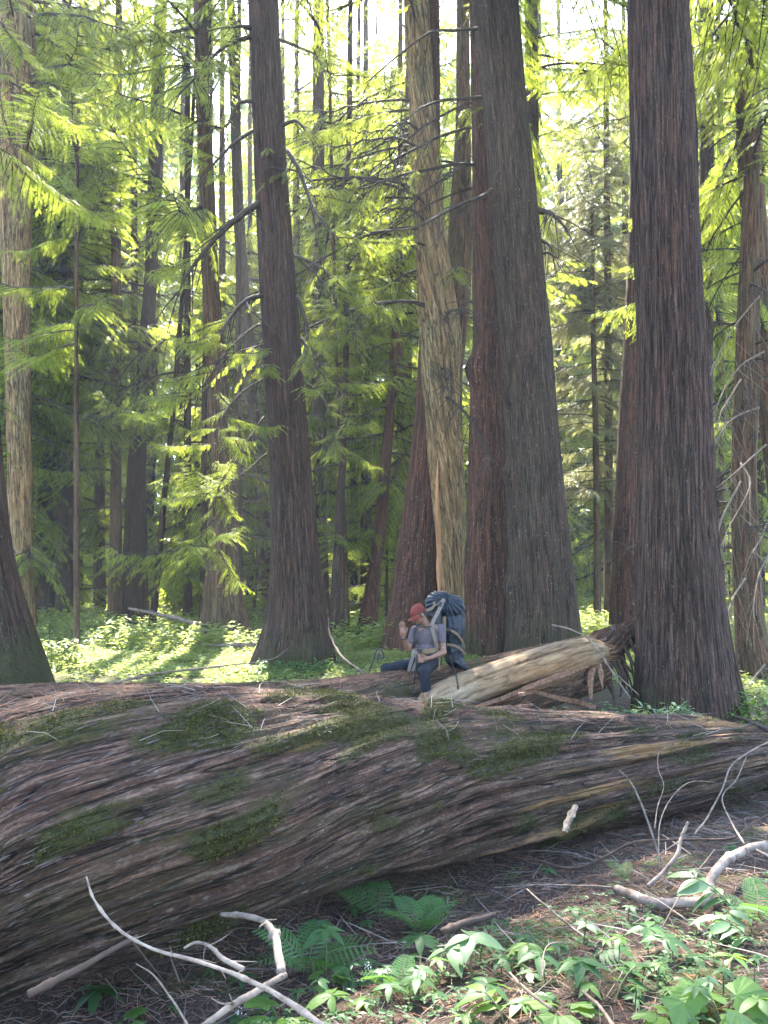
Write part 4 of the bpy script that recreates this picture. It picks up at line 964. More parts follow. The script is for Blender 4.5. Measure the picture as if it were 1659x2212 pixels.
# litter: needles, chips and twiglets on the floor in front, the dead sprays on top of the near log
def litter(name, label, n, fx, size, seed, matn, out=.01, spread=1.0, cat='litter', thick=.022):
    rng = np.random.RandomState(seed); p, up, n = fx(rng, n)
    a = rng.rand(n) * 2 * math.pi
    d = np.stack([np.cos(a), np.sin(a), rng.randn(n) * .25 * spread], -1)
    d -= up * (d * up).sum(-1, keepdims=True) * .9
    th = np.array([0, 2.1, 4.2]); c, s = np.cos(th) * thick, np.sin(th) * thick
    V = []
    for x, zz, yy in (((0, 0, 0), (.5, .07, .05), (1, .02, -.04)) if thick < .02 else ((0, 0, 0), (1, .04, 0))): V += [[x, c[k] * (1.2 - x) + yy, s[k] * (1.2 - x) + zz] for k in range(3)]
    Q = grid_faces(len(V) // 3, 3)
    g = Geo(); stamp(g, np.array(V), Q, None, p + up * out, rotmats(d, up), size[0] + (size[1] - size[0]) * rng.rand(n) ** 2.5, 0)
    o = link(name, g.mesh(name, M[matn], smooth=False)); tag(o, label, cat, kind='stuff'); return o
def near_floor(rng, n):
    x = rng.uniform(-2.5, 7.5, n * 2); y = rng.uniform(1.9, 9.5, n * 2)
    s = (x - LA[0]) * LN[0] + (y - LA[1]) * LN[1]
    k = (s < .3) & (s > -5) & (np.abs(x) < .56 * y + .6); x, y = x[k][:n], y[k][:n]
    return np.stack([x, y, ground_z(x, y)], -1), np.broadcast_to(np.array([0, 0, 1.0]), (len(x), 3)), len(x)
def log_top(LG, lo, hi):
    def f(rng, n):
        m = LG['V'].shape[1]; I = rng.randint(2, LG['V'].shape[0] - 2, n); J = np.searchsorted(LG['th'], rng.uniform(lo, hi, n)).clip(0, m - 1)
        p, nr = surf(LG, I, J); return p, nr, n
    return f
M['litter_pale'] = simple('litter_pale', (.15, .11, .085), .9, .5, 3, 0, col2=(.30, .24, .20))
M['litter_rust'] = simple('litter_rust', (.20, .085, .045), .9, .5, 3, 0, col2=(.36, .17, .09))
litter('needle_litter', 'fine brown needles and bark shreds strewn over the near forest floor', 30000, near_floor, (.02, .14), 1, 'litter')
litter('needle_litter', 'rust coloured dead cedar sprays strewn over the near forest floor', 14000, near_floor, (.02, .12), 2, 'litter_rust')
litter('twig_litter', 'thin pale twigs scattered over the near forest floor', 1300, near_floor, (.08, .6), 3, 'litter_pale', .015, .6, thick=.008)
litter('needle_litter', 'rust coloured needles lying along the top of the near log', 9000, log_top(L1, -.45, .5), (.015, .07), 4, 'litter_rust', .004)
litter('twig_litter', 'thin pale twigs lying along the top of the near log', 420, log_top(L1, -.5, .9), (.05, .35), 5, 'litter_pale', .012, thick=.010)
litter('needle_litter', 'reddish shreds lying along the top of the brown barked log', 5000, log_top(L2, -.6, .8), (.02, .08), 6, 'litter_rust', .004)

def small_cover():
    rng = np.random.RandomState(12); p, up, n = near_floor(rng, 5200)
    nz = fbm(p * [1.4, 1.4, 0] , 3, 91); s = (p[:, 0] - LA[0]) * LN[0] + (p[:, 1] - LA[1]) * LN[1]
    k = (nz > .50) & (s < -1.35) & (p[:, 0] > -1.3); p = p[k]; n = len(p)
    V = np.array([[0, 0, 0], [.5, .30, .06], [1, 0, -.12], [.5, -.30, .06]]); Q = np.array([[0, 3, 2, 1]]); g = Geo()
    h = .02 + .07 * rng.rand(n)
    for j in range(3):
        a = rng.rand(n) * 2 + j * 2.1; dr = np.stack([np.cos(a), np.sin(a), .1 + 0 * a], -1)
        stamp(g, V, Q, None, p + np.stack([0 * h, 0 * h, h], -1), rotmats(dr, np.array([[0, 0, 1.0]]) + rng.randn(n, 3) * .2), .02 + .028 * rng.rand(n), 0)
    tag(link('ground_cover', g.mesh('ground_cover', M['leaf_broad'], smooth=False)), 'tiny three leaved seedlings dotted over the near forest floor', 'ground cover', kind='stuff')
small_cover()

# ------------------------------------------------------------------ single plants of the foreground
LEAF = {}
def leaf_mesh(key, matn, L, W, **kw):
    k = (key, matn)
    if k not in LEAF:
        V, Q = leaf_outline(L, W, n=kw.get('n', 6), tip=kw.get('tip', .8), fold=kw.get('fold', .10), curve=kw.get('curve', .25))
        g = Geo(); g.add(V, Q); LEAF[k] = g.mesh('leaf', M[matn], smooth=True)
    return LEAF[k]
def fern_frond_mesh(key, matn, L=.4, W=.2, n=13):
    k = (key, matn)
    if k not in LEAF:
        g = Geo(); s = np.linspace(0, 1, 14)
        sp = np.stack([L * s, 0 * s, L * (.55 * s - .75 * s**2)], -1); tube(g, sp, .003 * (1 - .7 * s) + .0006, 4, 0, caps=False)
        pos, dr, sc = [], [], []
        for i in range(n):
            u = .12 + .86 * i / n; p = np.array([np.interp(u, s, sp[:, 0]), 0, np.interp(u, s, sp[:, 2])])
            l = W * math.sin(math.pi * min(1, u ** .75 * .93)) * .62 + .012
            for sd in (-1, 1):
                d = np.array([.35, sd * 1.0, -.10]); pos.append(p); dr.append(d); sc.append(l)
        TV = np.concatenate([kite(.10, .04, R(60), .04 + .125 * q, sd) * np.array([1, 1, .6]) for q in range(7) for sd in (-1, 1)] + [kite(1.0, .05, 0, 0, 1)])
        stamp(g, TV, np.arange(len(TV)).reshape(-1, 4), None, np.array(pos), rotmats(np.array(dr), np.tile([[0, 0, 1.0]], (len(pos), 1))), np.array(sc), 1)
        LEAF[k] = g.mesh('frond', [M['stem'], M[matn]], smooth=False)
    return LEAF[k]
def lobed_leaf_mesh(key, matn, r=.09):
    k = (key, matn)
    if k not in LEAF:
        rng = np.random.RandomState(4); n = 40; a = np.linspace(-2.6, 2.6, n)
        rad = r * (.78 + .22 * np.cos(a * 1.0)) * (1 + .13 * np.cos(a * 5)) * (1 + .03 * np.sign(np.sin(a * 26)))
        V = np.vstack([[0, 0, 0], np.stack([rad * np.cos(a) + r * .35, rad * np.sin(a), -.9 * rad**2 / r * .3 + .05 * np.abs(np.sin(a * 2.5)) * r * .3], -1)])
        g = Geo(); g.add(V, None, [(0, i, i + 1) for i in range(1, n)]); LEAF[k] = g.mesh('leaf', M[matn], smooth=False)
    return LEAF[k]

def rot_to(d, roll=0.0):
    d = Vector(d).normalized(); q = d.to_track_quat('X', 'Z'); return (q.to_matrix() @ Matrix.Rotation(roll, 3, 'X')).to_euler()
def plant(kind, u, v, label, h=.25, size=1.0, seed=0, matn='leaf_broad', az=None, group=None, nl=7, cat='plant', name=None):
    if u > 1300 and kind != 'fern': size *= .85
    rng = np.random.RandomState(seed + 500); b = on_ground(u, v) - [0, 0, .01]
    nm = name or {'arch': 'leafy_plant', 'fern': 'fern', 'whorl': 'leafy_plant', 'lobed': 'leafy_plant', 'maple': 'leafy_plant', 'flower': 'foamflower'}[kind]
    t = thing(nm, b, label, 'fern' if kind == 'fern' else cat, group)
    az = rng.rand() * 2 * math.pi if az is None else R(az)
    hz = np.array([math.cos(az), math.sin(az), 0]); sd = np.array([-hz[1], hz[0], 0])
    if kind == 'arch':                                    # arching stem, leaves in two rows
        s = np.linspace(0, 1, 10)[:, None]; run = h * .9
        path = hz * run * s**1.6 + np.array([0, 0, 1]) * h * (1.5 * s - .6 * s**2)
        g = Geo(); tube(g, path, .0035, 5); o = link('stem', g.mesh('stem', M['stem']), t)
        for k in range(nl):
            q = .4 + .6 * k / (nl - 1); i = q * 9; a = int(min(i, 8)); p = path[a] + (path[a + 1] - path[a]) * (i - a)
            d = hz * .75 + sd * (1 if k % 2 else -1) * (1.0 - .9 * (k == nl - 1)) + np.array([0, 0, .15 - .3 * rng.rand()])
            e = link('leaf', leaf_mesh('lance', matn, .14, .052, curve=.32), t, p); e.rotation_euler = rot_to(d, rng.randn() * .25); e.scale = (size * (.75 + .4 * rng.rand()),) * 3
    elif kind == 'whorl':                                 # leaves spreading from the stem top
        path = np.array([[0, 0, 0], hz * h * .1 + [0, 0, h * .55], hz * h * .22 + [0, 0, h]])
        g = Geo(); tube(g, smooth_path(path, 8), .0035, 5); link('stem', g.mesh('stem', M['stem']), t)
        for k in range(nl):
            a = az + k * 2 * math.pi / nl + rng.randn() * .15; d = [math.cos(a), math.sin(a), -.15 + .25 * rng.rand()]
            e = link('leaf', leaf_mesh('oval', matn, .12, .06 if nl < 6 else .045, curve=.3, tip=.75), t, path[-1]); e.rotation_euler = rot_to(d, rng.randn() * .2); e.scale = (size * (.8 + .4 * rng.rand()),) * 3
    elif kind == 'fern':
        for k in range(nl):
            a = az + (k * 2 * math.pi / nl if nl > 2 else k * .9) + rng.randn() * .2; d = [math.cos(a), math.sin(a), .55 + .4 * rng.rand()]
            e = link('frond', fern_frond_mesh('fern', matn), t, (0, 0, .01)); e.rotation_euler = rot_to(d, rng.randn() * .2); e.scale = (size * (.8 + .35 * rng.rand()),) * 3
    elif kind in ('lobed', 'maple'):
        for k in range(nl):
            a = az + k * 2.3 + rng.randn() * .3; tip = np.array([math.cos(a) * h * .6, math.sin(a) * h * .6, h * (.6 + .5 * rng.rand())])
            g = Geo(); tube(g, smooth_path([[0, 0, 0], tip * [.4, .4, .7], tip], 6), .002, 4); link('stem', g.mesh('stem', M['stem']), t)
            d = [math.cos(a), math.sin(a) - .35, -.15 + .3 * rng.rand()]
            e = link('leaf', lobed_leaf_mesh('lobed', matn), t, tip); e.rotation_euler = rot_to(d, rng.randn() * .3); e.scale = (size * (.7 + .5 * rng.rand()),) * 3
    elif kind == 'flower':
        path = smooth_path([[0, 0, 0], [.01, 0, h * .6], [.0, .01, h]], 12)
        g = Geo(); tube(g, path, .0018, 4); link('stem', g.mesh('stem', M['stem']), t)
        g = Geo(); V, Q = leaf_outline(1, .8, .8, 2)
        n = 28; pos = np.array([path[int(5 + 6 * rng.rand())] for _ in range(n)]) + rng.randn(n, 3) * [.012, .012, .01]
        stamp(g, V, Q, None, pos, rotmats(rng.randn(n, 3), rng.randn(n, 3)), np.full(n, .010)); o = link('blossom', g.mesh('blossom', M['white_flower']), t)
        for k in range(3):
            a = k * 2.1; e = link('leaf', lobed_leaf_mesh('lobed', matn), t, (0, 0, .03)); e.rotation_euler = rot_to([math.cos(a), math.sin(a), .3]); e.scale = (.4,) * 3
    return t
# lower left
plant('whorl', 205, 2170, 'dark green plant of seven long leaves in the lower left corner', .07, 1.35, 1, 'leaf_broad', nl=7)
plant('maple', 275, 2235, 'bright lime jagged leaves low at the left bottom edge', .06, .8, 2, 'leaf_lime', nl=5)
plant('whorl', 372, 2190, 'small five leaved seedling between the thin twig and the corner plant', .04, .45, 3, nl=5)
plant('whorl', 520, 2130, 'pair of rounded leaves standing beside the pale curved root', .07, .8, 4, nl=5)
plant('whorl', 455, 2110, 'small dark trefoil leaves left of the crossing of bare sticks', .05, .55, 5, nl=5)
plant('whorl', 560, 2190, 'narrow upright leaves below the crossing of bare sticks', .10, .7, 6, nl=4)
# centre
plant('fern', 820, 1990, 'tall upright fern frond right under the near log, left of the arching fern', 0, 1.15, 7, 'leaf_fern', az=100, nl=2)
plant('fern', 905, 2020, 'large arching fern in the middle of the foreground', 0, 1.0, 8, 'leaf_fern', nl=7)
plant('fern', 665, 2105, 'fern drooping on the left beneath the plant with long hanging leaves', 0, 1.0, 9, 'leaf_fern', nl=6)
plant('fern', 860, 2150, 'small fern between the heart leaved plants and the white blossoms', 0, .7, 10, 'leaf_fern', nl=5)
plant('whorl', 705, 2130, 'plant with eight long hanging leaves above the drooping fern', .27, 1.25, 11, nl=8)
plant('whorl', 900, 2075, 'plant with broad starlike leaves right below the arching fern', .13, 1.15, 12, nl=8)
plant('whorl', 755, 2000, 'three storied slim leaved plant left of the tall fern frond', .12, .9, 13, nl=6)
plant('whorl', 800, 2015, 'small drooping plant at the foot of the tall fern frond', .08, .7, 14, nl=6)
plant('flower', 788, 2135, 'white blossoming stalk beside the lobed leaves in the middle foreground', .16, 1, 15)
plant('flower', 512, 2215, 'white blossoming stalk at the bottom left of the crossing sticks', .10, 1, 16)
plant('lobed', 760, 2120, 'grey green lobed leaves at the foot of the white blossoming stalk', .10, .75, 17, nl=4)
plant('maple', 700, 2150, 'yellow green upright spray under the long hanging leaves', .10, .7, 18, 'leaf_lime', nl=4)
plant('lobed', 600, 2225, 'large bright lobed leaves at the bottom edge beside the long bare stick', .10, 1.3, 19, 'leaf_lime', nl=4)
plant('whorl', 725, 2205, 'lime green plant with long pointed leaves at the bottom edge', .12, 1.2, 20, 'leaf_lime', nl=6)
plant('whorl', 905, 2170, 'heart leaved plant with three storeys of rounded leaves', .14, 1.0, 21, nl=5)
plant('whorl', 1020, 2140, 'tall plant with very pale broad leaves catching the light', .24, 1.5, 22, 'leaf_pale', nl=4)
plant('whorl', 960, 2120, 'grey green broad leaved plant left of the very pale leaves', .16, 1.35, 23, 'leaf_pale', nl=4)
plant('whorl', 1060, 2170, 'dark blue green plant right below the very pale leaves', .11, 1.1, 24, nl=7)
plant('whorl', 1000, 2225, 'star shaped pale green seedlings at the bottom edge', .07, .6, 25, 'leaf_lime', nl=6)
# right
plant('arch', 1085, 1915, 'small arching plant in the shade right under the near log', .14, .75, 26, nl=7)
plant('whorl', 1180, 1895, 'small plant of five leaves beside the brown root in the shade', .07, .75, 27, nl=6)
plant('fern', 1352, 1905, 'small bright fern between the bare sticks at the right', 0, .5, 28, 'leaf_lime', az=80, nl=2)
plant('whorl', 1065, 2010, 'little upright trefoil plant on the bare litter', .06, .55, 29, nl=4)
plant('arch', 1110, 2060, 'bright arching plant left above the long grey twig', .15, .9, 30, 'leaf_broad', nl=7)
plant('arch', 1150, 2075, 'bright green arching stem with many leaves in the middle right', .17, 1.0, 31, 'leaf_lime', nl=9)
plant('whorl', 1245, 2000, 'pale green plant above the trefoil patch', .10, .75, 32, nl=6)
plant('arch', 1290, 2080, 'long row of pointed leaves right of the middle litter patch', .12, .9, 33, nl=8)
plant('whorl', 1400, 2070, 'dark blue green broad leaves below the bent pale branch', .14, 1.25, 34, nl=6)
plant('whorl', 1450, 2090, 'second dark blue green rosette right of the first below the bent branch', .12, 1.1, 35, nl=7)
plant('arch', 1520, 2040, 'pale arching plant at the right with overlapping round leaves', .20, 1.3, 36, 'leaf_pale', nl=9)
plant('arch', 1600, 2010, 'tall pale arching plant near the right edge', .26, 1.5, 37, 'leaf_pale', nl=9)
plant('arch', 1645, 2080, 'bright arching plant cut by the right edge', .20, 1.3, 38, 'leaf_pale', nl=8, az=150)
plant('whorl', 1580, 2120, 'lime green plant lit by the sun near the right edge', .10, 1.0, 39, 'leaf_lime', nl=6)
plant('fern', 1640, 1990, 'fern in half shade at the right edge', 0, .7, 40, 'leaf_fern', nl=4)
plant('whorl', 1585, 1850, 'small bright leaves on top of the pale bent branch', .08, .8, 41, nl=7)
plant('whorl', 1500, 1900, 'grey green leaves beneath the bare sticks at the right', .06, .7, 42, nl=5)
plant('lobed', 1490, 2215, 'large rounded lime leaf at the bottom right', .12, .95, 43, 'leaf_lime', nl=2, az=100)
plant('maple', 1560, 2225, 'jagged sunlit yellow green leaves at the bottom right', .12, 1.3, 44, 'leaf_lime', nl=6)
plant('maple', 1440, 2230, 'jagged yellow green leaves left of the large rounded lime leaf', .07, .9, 45, 'leaf_lime', nl=5)
plant('arch', 1330, 2180, 'broad dark leaves over the litter right of the middle bottom', .15, 1.2, 46, nl=7)
plant('whorl', 1240, 2160, 'group of dull green leaves on a thin stem in the right half', .18, 1.15, 47, nl=7)
plant('whorl', 1180, 2130, 'pointed leaves hanging above the grey curved twig', .14, 1.0, 48, nl=7)
plant('whorl', 1150, 2200, 'four leaved plant low over the bottom litter', .08, .9, 49, nl=4)
plant('arch', 1090, 2225, 'bright leaves cut by the bottom edge right of the star seedlings', .12, 1.1, 50, 'leaf_lime', nl=7)
plant('maple', 1215, 2225, 'bright jagged leaves cut by the bottom edge in the right half', .09, .9, 51, 'leaf_lime', nl=5)
plant('whorl', 1630, 2215, 'pale leaves in the bottom right corner', .10, 1.0, 52, 'leaf_lime', nl=6)
plant('whorl', 1345, 2120, 'small pale seedling above the sunlit litter patch', .06, .7, 53, nl=5)
_r = np.random.RandomState(21)
EXTRA = []
while len(EXTRA) < 36:
    u_, v_ = _r.uniform(600, 1655), _r.uniform(2010, 2215)
    if u_ + (v_ - 2000) * 3 > 1130 and (u_ < 1250 or _r.rand() < .6) and all((u_ - a)**2 + (v_ - b)**2 > 38**2 for a, b in EXTRA): EXTRA.append((u_, v_))
for i_, (u_, v_) in enumerate(EXTRA + [(1125, 2110), (1205, 2080), (1260, 2050), (1310, 2035), (1385, 2140), (1420, 2170), (1480, 2140), (1520, 2170), (1545, 2090), (1610, 2160), (1275, 2190), (1035, 2085), (1000, 2060), (940, 2190), (850, 2210), (790, 2190), (640, 2190), (1355, 2010), (1560, 1960), (1625, 1930), (1370, 2200), (1180, 2170)]):
    plant('whorl', u_ , v_, ['small mid green rosette of pointed leaves low among the foreground plants', 'small lime green rosette of pointed leaves low among the foreground plants', 'small mid green rosette of pointed leaves low among the foreground plants', 'small pale green rosette of pointed leaves low among the foreground plants', 'small mid green rosette of pointed leaves low among the foreground plants'][i_ % 5], .05 + .10 * (i_ % 3) / 2, .42 + .12 * (i_ % 4), 60 + i_, ['leaf_broad', 'leaf_lime', 'leaf_broad', 'leaf_pale', 'leaf_broad'][i_ % 5], nl=5 + i_ % 2, group='small low %s plants of the foreground' % ['mid green', 'lime', 'mid green', 'pale', 'mid green'][i_ % 5])
# behind the near log: bright leaves below the huge trunk, a blue green sprig on the near log
def shrub(u, v, d, label, w, h, n, size, matn, seed, cat='shrub'):
    rng = np.random.RandomState(seed); b = P(u, v, d); b[2] = gz(b[0], b[1])
    top = P(u, v, d)[2] - b[2]
    t = thing('shrub', b, label, cat)
    g = Geo()
    for k in range(n):
        e = np.array([rng.uniform(-w, w), rng.uniform(-w, w) * .4, top - h * rng.rand() * .8])
        path = smooth_path([[e[0] * .5, e[1] * .5, 0], e * [.8, .8, .7], e], 8); tube(g, path, .004, 4, 0, caps=False)
        for j in range(8):
            q = path[5 + j // 3]; dd = rng.randn(3) * [1, 1, .25]
            V, Q = leaf_outline(1, .5, .8, 3, .1, .25)
            stamp(g, V, Q, None, (q + rng.randn(3) * .02)[None], rotmats(dd[None], np.array([[0, 0, 1.0]])), [size * (.6 + .7 * rng.rand())], 1)
    link('foliage', g.mesh('foliage', [M['stem'], M[matn]], smooth=False), t)
shrub(1400, 1518, 9.5, 'pale leaved low shrub on the near side of the huge trunk', .55, .25, 34, .09, 'leaf_pale', 1)
shrub(1490, 1528, 9.6, 'few bright leaves right at the foot of the huge trunk', .18, .15, 10, .09, 'leaf_pale', 2)
shrub(1210, 1533, 9.3, 'low green leaves left of the pale leaved shrub behind the near log', .2, .08, 8, .06, 'leaf_broad', 3)
shrub(1635, 1490, 11.0, 'yellow green shrub at the right edge behind the near log', .45, .5, 34, .10, 'leaf_lime', 4)
shrub(960, 1505, 9.2, 'blue green sprig standing before the pale barkless log', .05, .1, 3, .07, 'leaf_broad', 5)
shrub(120, 1375, 16, 'leafy shrub to the right of the mossy leaning trunk', .6, .8, 50, .14, 'leaf_under', 6)
shrub(180, 1330, 22, 'leafy shrub beyond the clearing before the trunk pair', 1.6, 1.2, 70, .17, 'leaf_under', 7)
shrub(640, 1425, 15.7, 'low green plants at the foot of the dark centre trunk', .8, .3, 50, .10, 'leaf_broad', 8)
shrub(740, 1395, 17, 'green plants between the dark centre trunk and the trekking pole', .7, .3, 40, .10, 'leaf_under', 9)
shrub(460, 1405, 20, 'green plants at the left foot of the clearing cedar', 1.2, .3, 40, .13, 'leaf_under', 10)

# ------------------------------------------------------------------ fallen sticks, each one a thing
def stick(label, pts, r0, r1, matn='pale_stick', cat='stick', name='fallen_branch', seed=0, ground=False, twigs=2, seg=9, wob=.14):
    """pts: (u, v, depth)"""
    w = smooth_path([P(*p) for p in pts], max(12, len(pts) * 8)); n = len(w); r0 *= .72; r1 *= .72
    rng = np.random.RandomState(seed + 900)
    S_ = np.concatenate([[0], np.cumsum(np.linalg.norm(np.diff(w, axis=0), axis=1))]) / max(.12, 9 * r0)
    rr = np.interp(np.linspace(0, 1, n), [0, 1], [r0, r1]) * (1 + .22 * (value_noise(np.stack([S_ * .8, 0 * w[:, 0], 0 * w[:, 0] + seed], -1), seed) - .5))
    w = w + (np.stack([value_noise(np.stack([S_, 0 * w[:, 0] + q_, 0 * w[:, 0] + seed], -1), q_) for q_ in range(3)], -1) - .5) * r0 * .9
    for k in range(int(S_[-1] * .6)):
        i = rng.randint(2, n - 2); rr[i] *= 1.35; rr[i - 1] *= 1.12
    g = Geo(); tube(g, w, rr, seg, 0, wob, seed=seed)
    for k in range(twigs):
        i = rng.randint(n // 4, n - 1); d = (w[i] - w[i - 1]); d /= np.linalg.norm(d); e = d * .8 + rng.randn(3) * .6
        l = r0 * (6 + 14 * rng.rand()); tube(g, smooth_path([w[i], w[i] + e * l * .5, w[i] + e * l + rng.randn(3) * l * .15], 6), rr[i] * .4 * np.linspace(1, .3, 6), 5, 0, .2)
    return solo(name, g, M[matn], label, cat)
stick('long thin bare stick slanting from the left up over the near log', [(187, 1895, 3.45), (205, 1945, 3.35), (250, 2002, 3.25), (320, 2045, 3.15), (420, 2075, 3.0), (520, 2110, 2.85), (600, 2150, 2.7), (710, 2225, 2.5)], .006, .0125, 'bare_wood', seed=1, twigs=9)
stick('pale thick barkless stick crossing under the long thin one at the bottom', [(618, 2105, 2.95), (590, 2118, 2.92), (550, 2140, 2.88), (500, 2175, 2.8), (430, 2225, 2.75)], .015, .017, 'bare_wood', seed=2)
stick('pale bent root standing in the shade below the near log', [(480, 1978, 4.3), (530, 1978, 4.2), (570, 1992, 4.1), (592, 2020, 4.0), (600, 2060, 3.85), (606, 2098, 3.7)], .018, .030, 'bare_wood', seed=3)
stick('forked pale driftlike stick left of the bent root', [(398, 2048, 3.75), (425, 2036, 3.75), (455, 2045, 3.7), (485, 2072, 3.6), (525, 2095, 3.55)], .008, .018, 'bare_wood', seed=4, twigs=3)
stick('brown root running under the left end of the near log', [(60, 2150, 3.35), (110, 2125, 3.4), (180, 2090, 3.5), (245, 2050, 3.65), (300, 2022, 3.75)], .022, .016, 'dark_root', seed=5)
stick('thin grey twig lying in the lower left', [(295, 2083, 3.5), (330, 2105, 3.4), (365, 2150, 3.2), (385, 2180, 3.1), (410, 2222, 2.95)], .004, .007, seed=6)
stick('thick bent pale branch lying on the litter at the right', [(1337, 1921, 5.3), (1379, 1934, 5.1), (1429, 1953, 4.95), (1479, 1955, 4.85), (1520, 1950, 4.8), (1531, 1925, 4.85), (1537, 1890, 5.0), (1560, 1862, 5.15), (1585, 1842, 5.3), (1620, 1830, 5.4), (1680, 1822, 5.5)], .042, .044, 'bare_wood', seed=7, wob=.15)
stick('broken grey upright stub leaning above the bent branch', [(1486, 1775, 5.5), (1470, 1815, 5.45), (1462, 1845, 5.4), (1432, 1885, 5.35), (1400, 1915, 5.3)], .012, .022, 'bare_wood', seed=8)
stick('tall bare stick rising against the near log at the right', [(1338, 1665, 5.9), (1362, 1690, 5.85), (1385, 1737, 5.8), (1405, 1790, 5.75), (1427, 1860, 5.65)], .007, .013, seed=9, twigs=2)
stick('thin grey twig curling up over the near log', [(1452, 1606, 6.6), (1424, 1627, 6.5), (1422, 1662, 6.4), (1434, 1697, 6.2), (1420, 1745, 6.0), (1414, 1790, 5.8)], .003, .006, seed=10, twigs=3)
stick('thin forked twig right of the curling twig', [(1545, 1690, 6.2), (1500, 1688, 6.1), (1470, 1702, 6.0), (1440, 1740, 5.9), (1424, 1790, 5.75), (1424, 1877, 5.5)], .003, .006, seed=11, twigs=5)
stick('long grey stick leaning from the right edge down the near log', [(1670, 1598, 6.6), (1610, 1630, 6.5), (1578, 1657, 6.4), (1562, 1700, 6.2), (1529, 1765, 5.95), (1500, 1802, 5.8)], .007, .010, seed=12, twigs=4)
stick('second grey stick crossing the long leaning one near the right edge', [(1612, 1635, 6.5), (1590, 1685, 6.2), (1560, 1722, 6.1), (1580, 1777, 5.7), (1609, 1825, 5.4)], .005, .009, seed=13, twigs=4)
stick('long brown root snaking over the shaded floor below the near log', [(1154, 1857, 6.1), (1209, 1874, 5.9), (1254, 1874, 5.8), (1304, 1853, 5.8), (1354, 1825, 5.85), (1419, 1815, 5.8), (1504, 1815, 5.7), (1579, 1809, 5.65), (1629, 1777, 5.8), (1670, 1750, 6.0)], .014, .010, 'dark_root', seed=14)
stick('thin dark twig slanting up from the litter before the bent branch', [(1430, 2005, 4.3), (1460, 1950, 4.4), (1500, 1890, 4.6), (1545, 1835, 4.8)], .006, .003, 'twig', seed=15, twigs=5)
stick('straight grey stick lying on the litter left of the bent branch', [(1138, 1920, 5.5), (1200, 1975, 4.95), (1245, 2010, 4.65), (1300, 2055, 4.3)], .007, .012, seed=16)
stick('thin grey curved twig arching over the lower litter', [(1172, 2110, 3.55), (1175, 2060, 3.7), (1190, 2038, 3.8), (1230, 2036, 3.85)], .005, .003, seed=17)
stick('weathered stick lying flat across the middle litter', [(1065, 1918, 5.6), (1160, 1912, 5.6), (1260, 1913, 5.5), (1340, 1918, 5.3)], .006, .010, seed=18, twigs=3)
stick('rotten brown branch half buried left of the middle litter', [(955, 2016, 4.35), (1010, 1996, 4.5), (1070, 1975, 4.65)], .030, .022, 'dark_root', seed=19)
stick('bare whitish twig lying under the pale leaved tall plant', [(945, 2045, 4.15), (985, 2038, 4.2), (1018, 2012, 4.35)], .006, .004, seed=20, twigs=2)
stick('grey stick crossing the litter in the lower right', [(1300, 2055, 4.25), (1240, 2110, 3.75), (1290, 2170, 3.3), (1330, 2225, 3.0)], .008, .011, 'twig', seed=21)
stick('short brown stick lying right of the very pale leaves', [(1100, 2100, 3.65), (1140, 2140, 3.4), (1190, 2180, 3.2)], .008, .010, 'twig', seed=22)
stick('long curved pale branch leaning over the brown log in the clearing', [(215, 1484, 8.9), (280, 1468, 9.3), (350, 1453, 9.8), (450, 1442, 10.6), (525, 1434, 11.4), (590, 1422, 12), (622, 1402, 12.2)], .022, .008, 'twig', seed=23, twigs=3)
stick('curved bare branch running down from the foot of the dark centre trunk', [(710, 1335, 15.2), (713, 1372, 14.8), (738, 1418, 13.6), (765, 1440, 13), (795, 1460, 12.2)], .02, .03, 'limb', seed=24)
stick('grey dead pole leaning against the clearing cedar', [(277, 1315, 24), (340, 1327, 23.5), (430, 1348, 23)], .05, .09, 'pale_stick', cat='dead pole', seed=25)
stick('pale thin log lying at the back edge of the sunny clearing', [(392, 1393, 20.5), (470, 1394, 20.3), (552, 1391, 20)], .07, .08, 'pale_stick', cat='log', seed=26)
stick('thin arching dead twig over the back of the clearing', [(390, 1392, 19.5), (405, 1372, 19.4), (432, 1362, 19.3), (472, 1368, 19.2)], .02, .008, 'pale_stick', seed=27, twigs=5)
stick('crooked pale stick lying over the barkless log', [(1192, 1350, 10.9), (1222, 1357, 10.85), (1259, 1371, 10.8), (1285, 1394, 10.7), (1306, 1425, 10.55), (1332, 1467, 10.4), (1362, 1508, 10.3)], .018, .010, seed=28, twigs=2)
stick('thinner pale stick leaning beside the crooked one', [(1305, 1430, 10.5), (1335, 1460, 10.5), (1380, 1502, 10.4)], .008, .008, seed=29)
stick('dark broken branch lying on the far end of the near log at the right edge', [(1585, 1548, 8.7), (1615, 1557, 8.7), (1640, 1570, 8.6), (1680, 1590, 8.5)], .02, .04, 'limb', seed=30, twigs=8)
stick('long fallen pale log far behind the leaning red brown trunk', [(750, 1305, 34), (800, 1300, 34), (850, 1298, 34)], .12, .13, 'pale_stick', cat='log', seed=31)
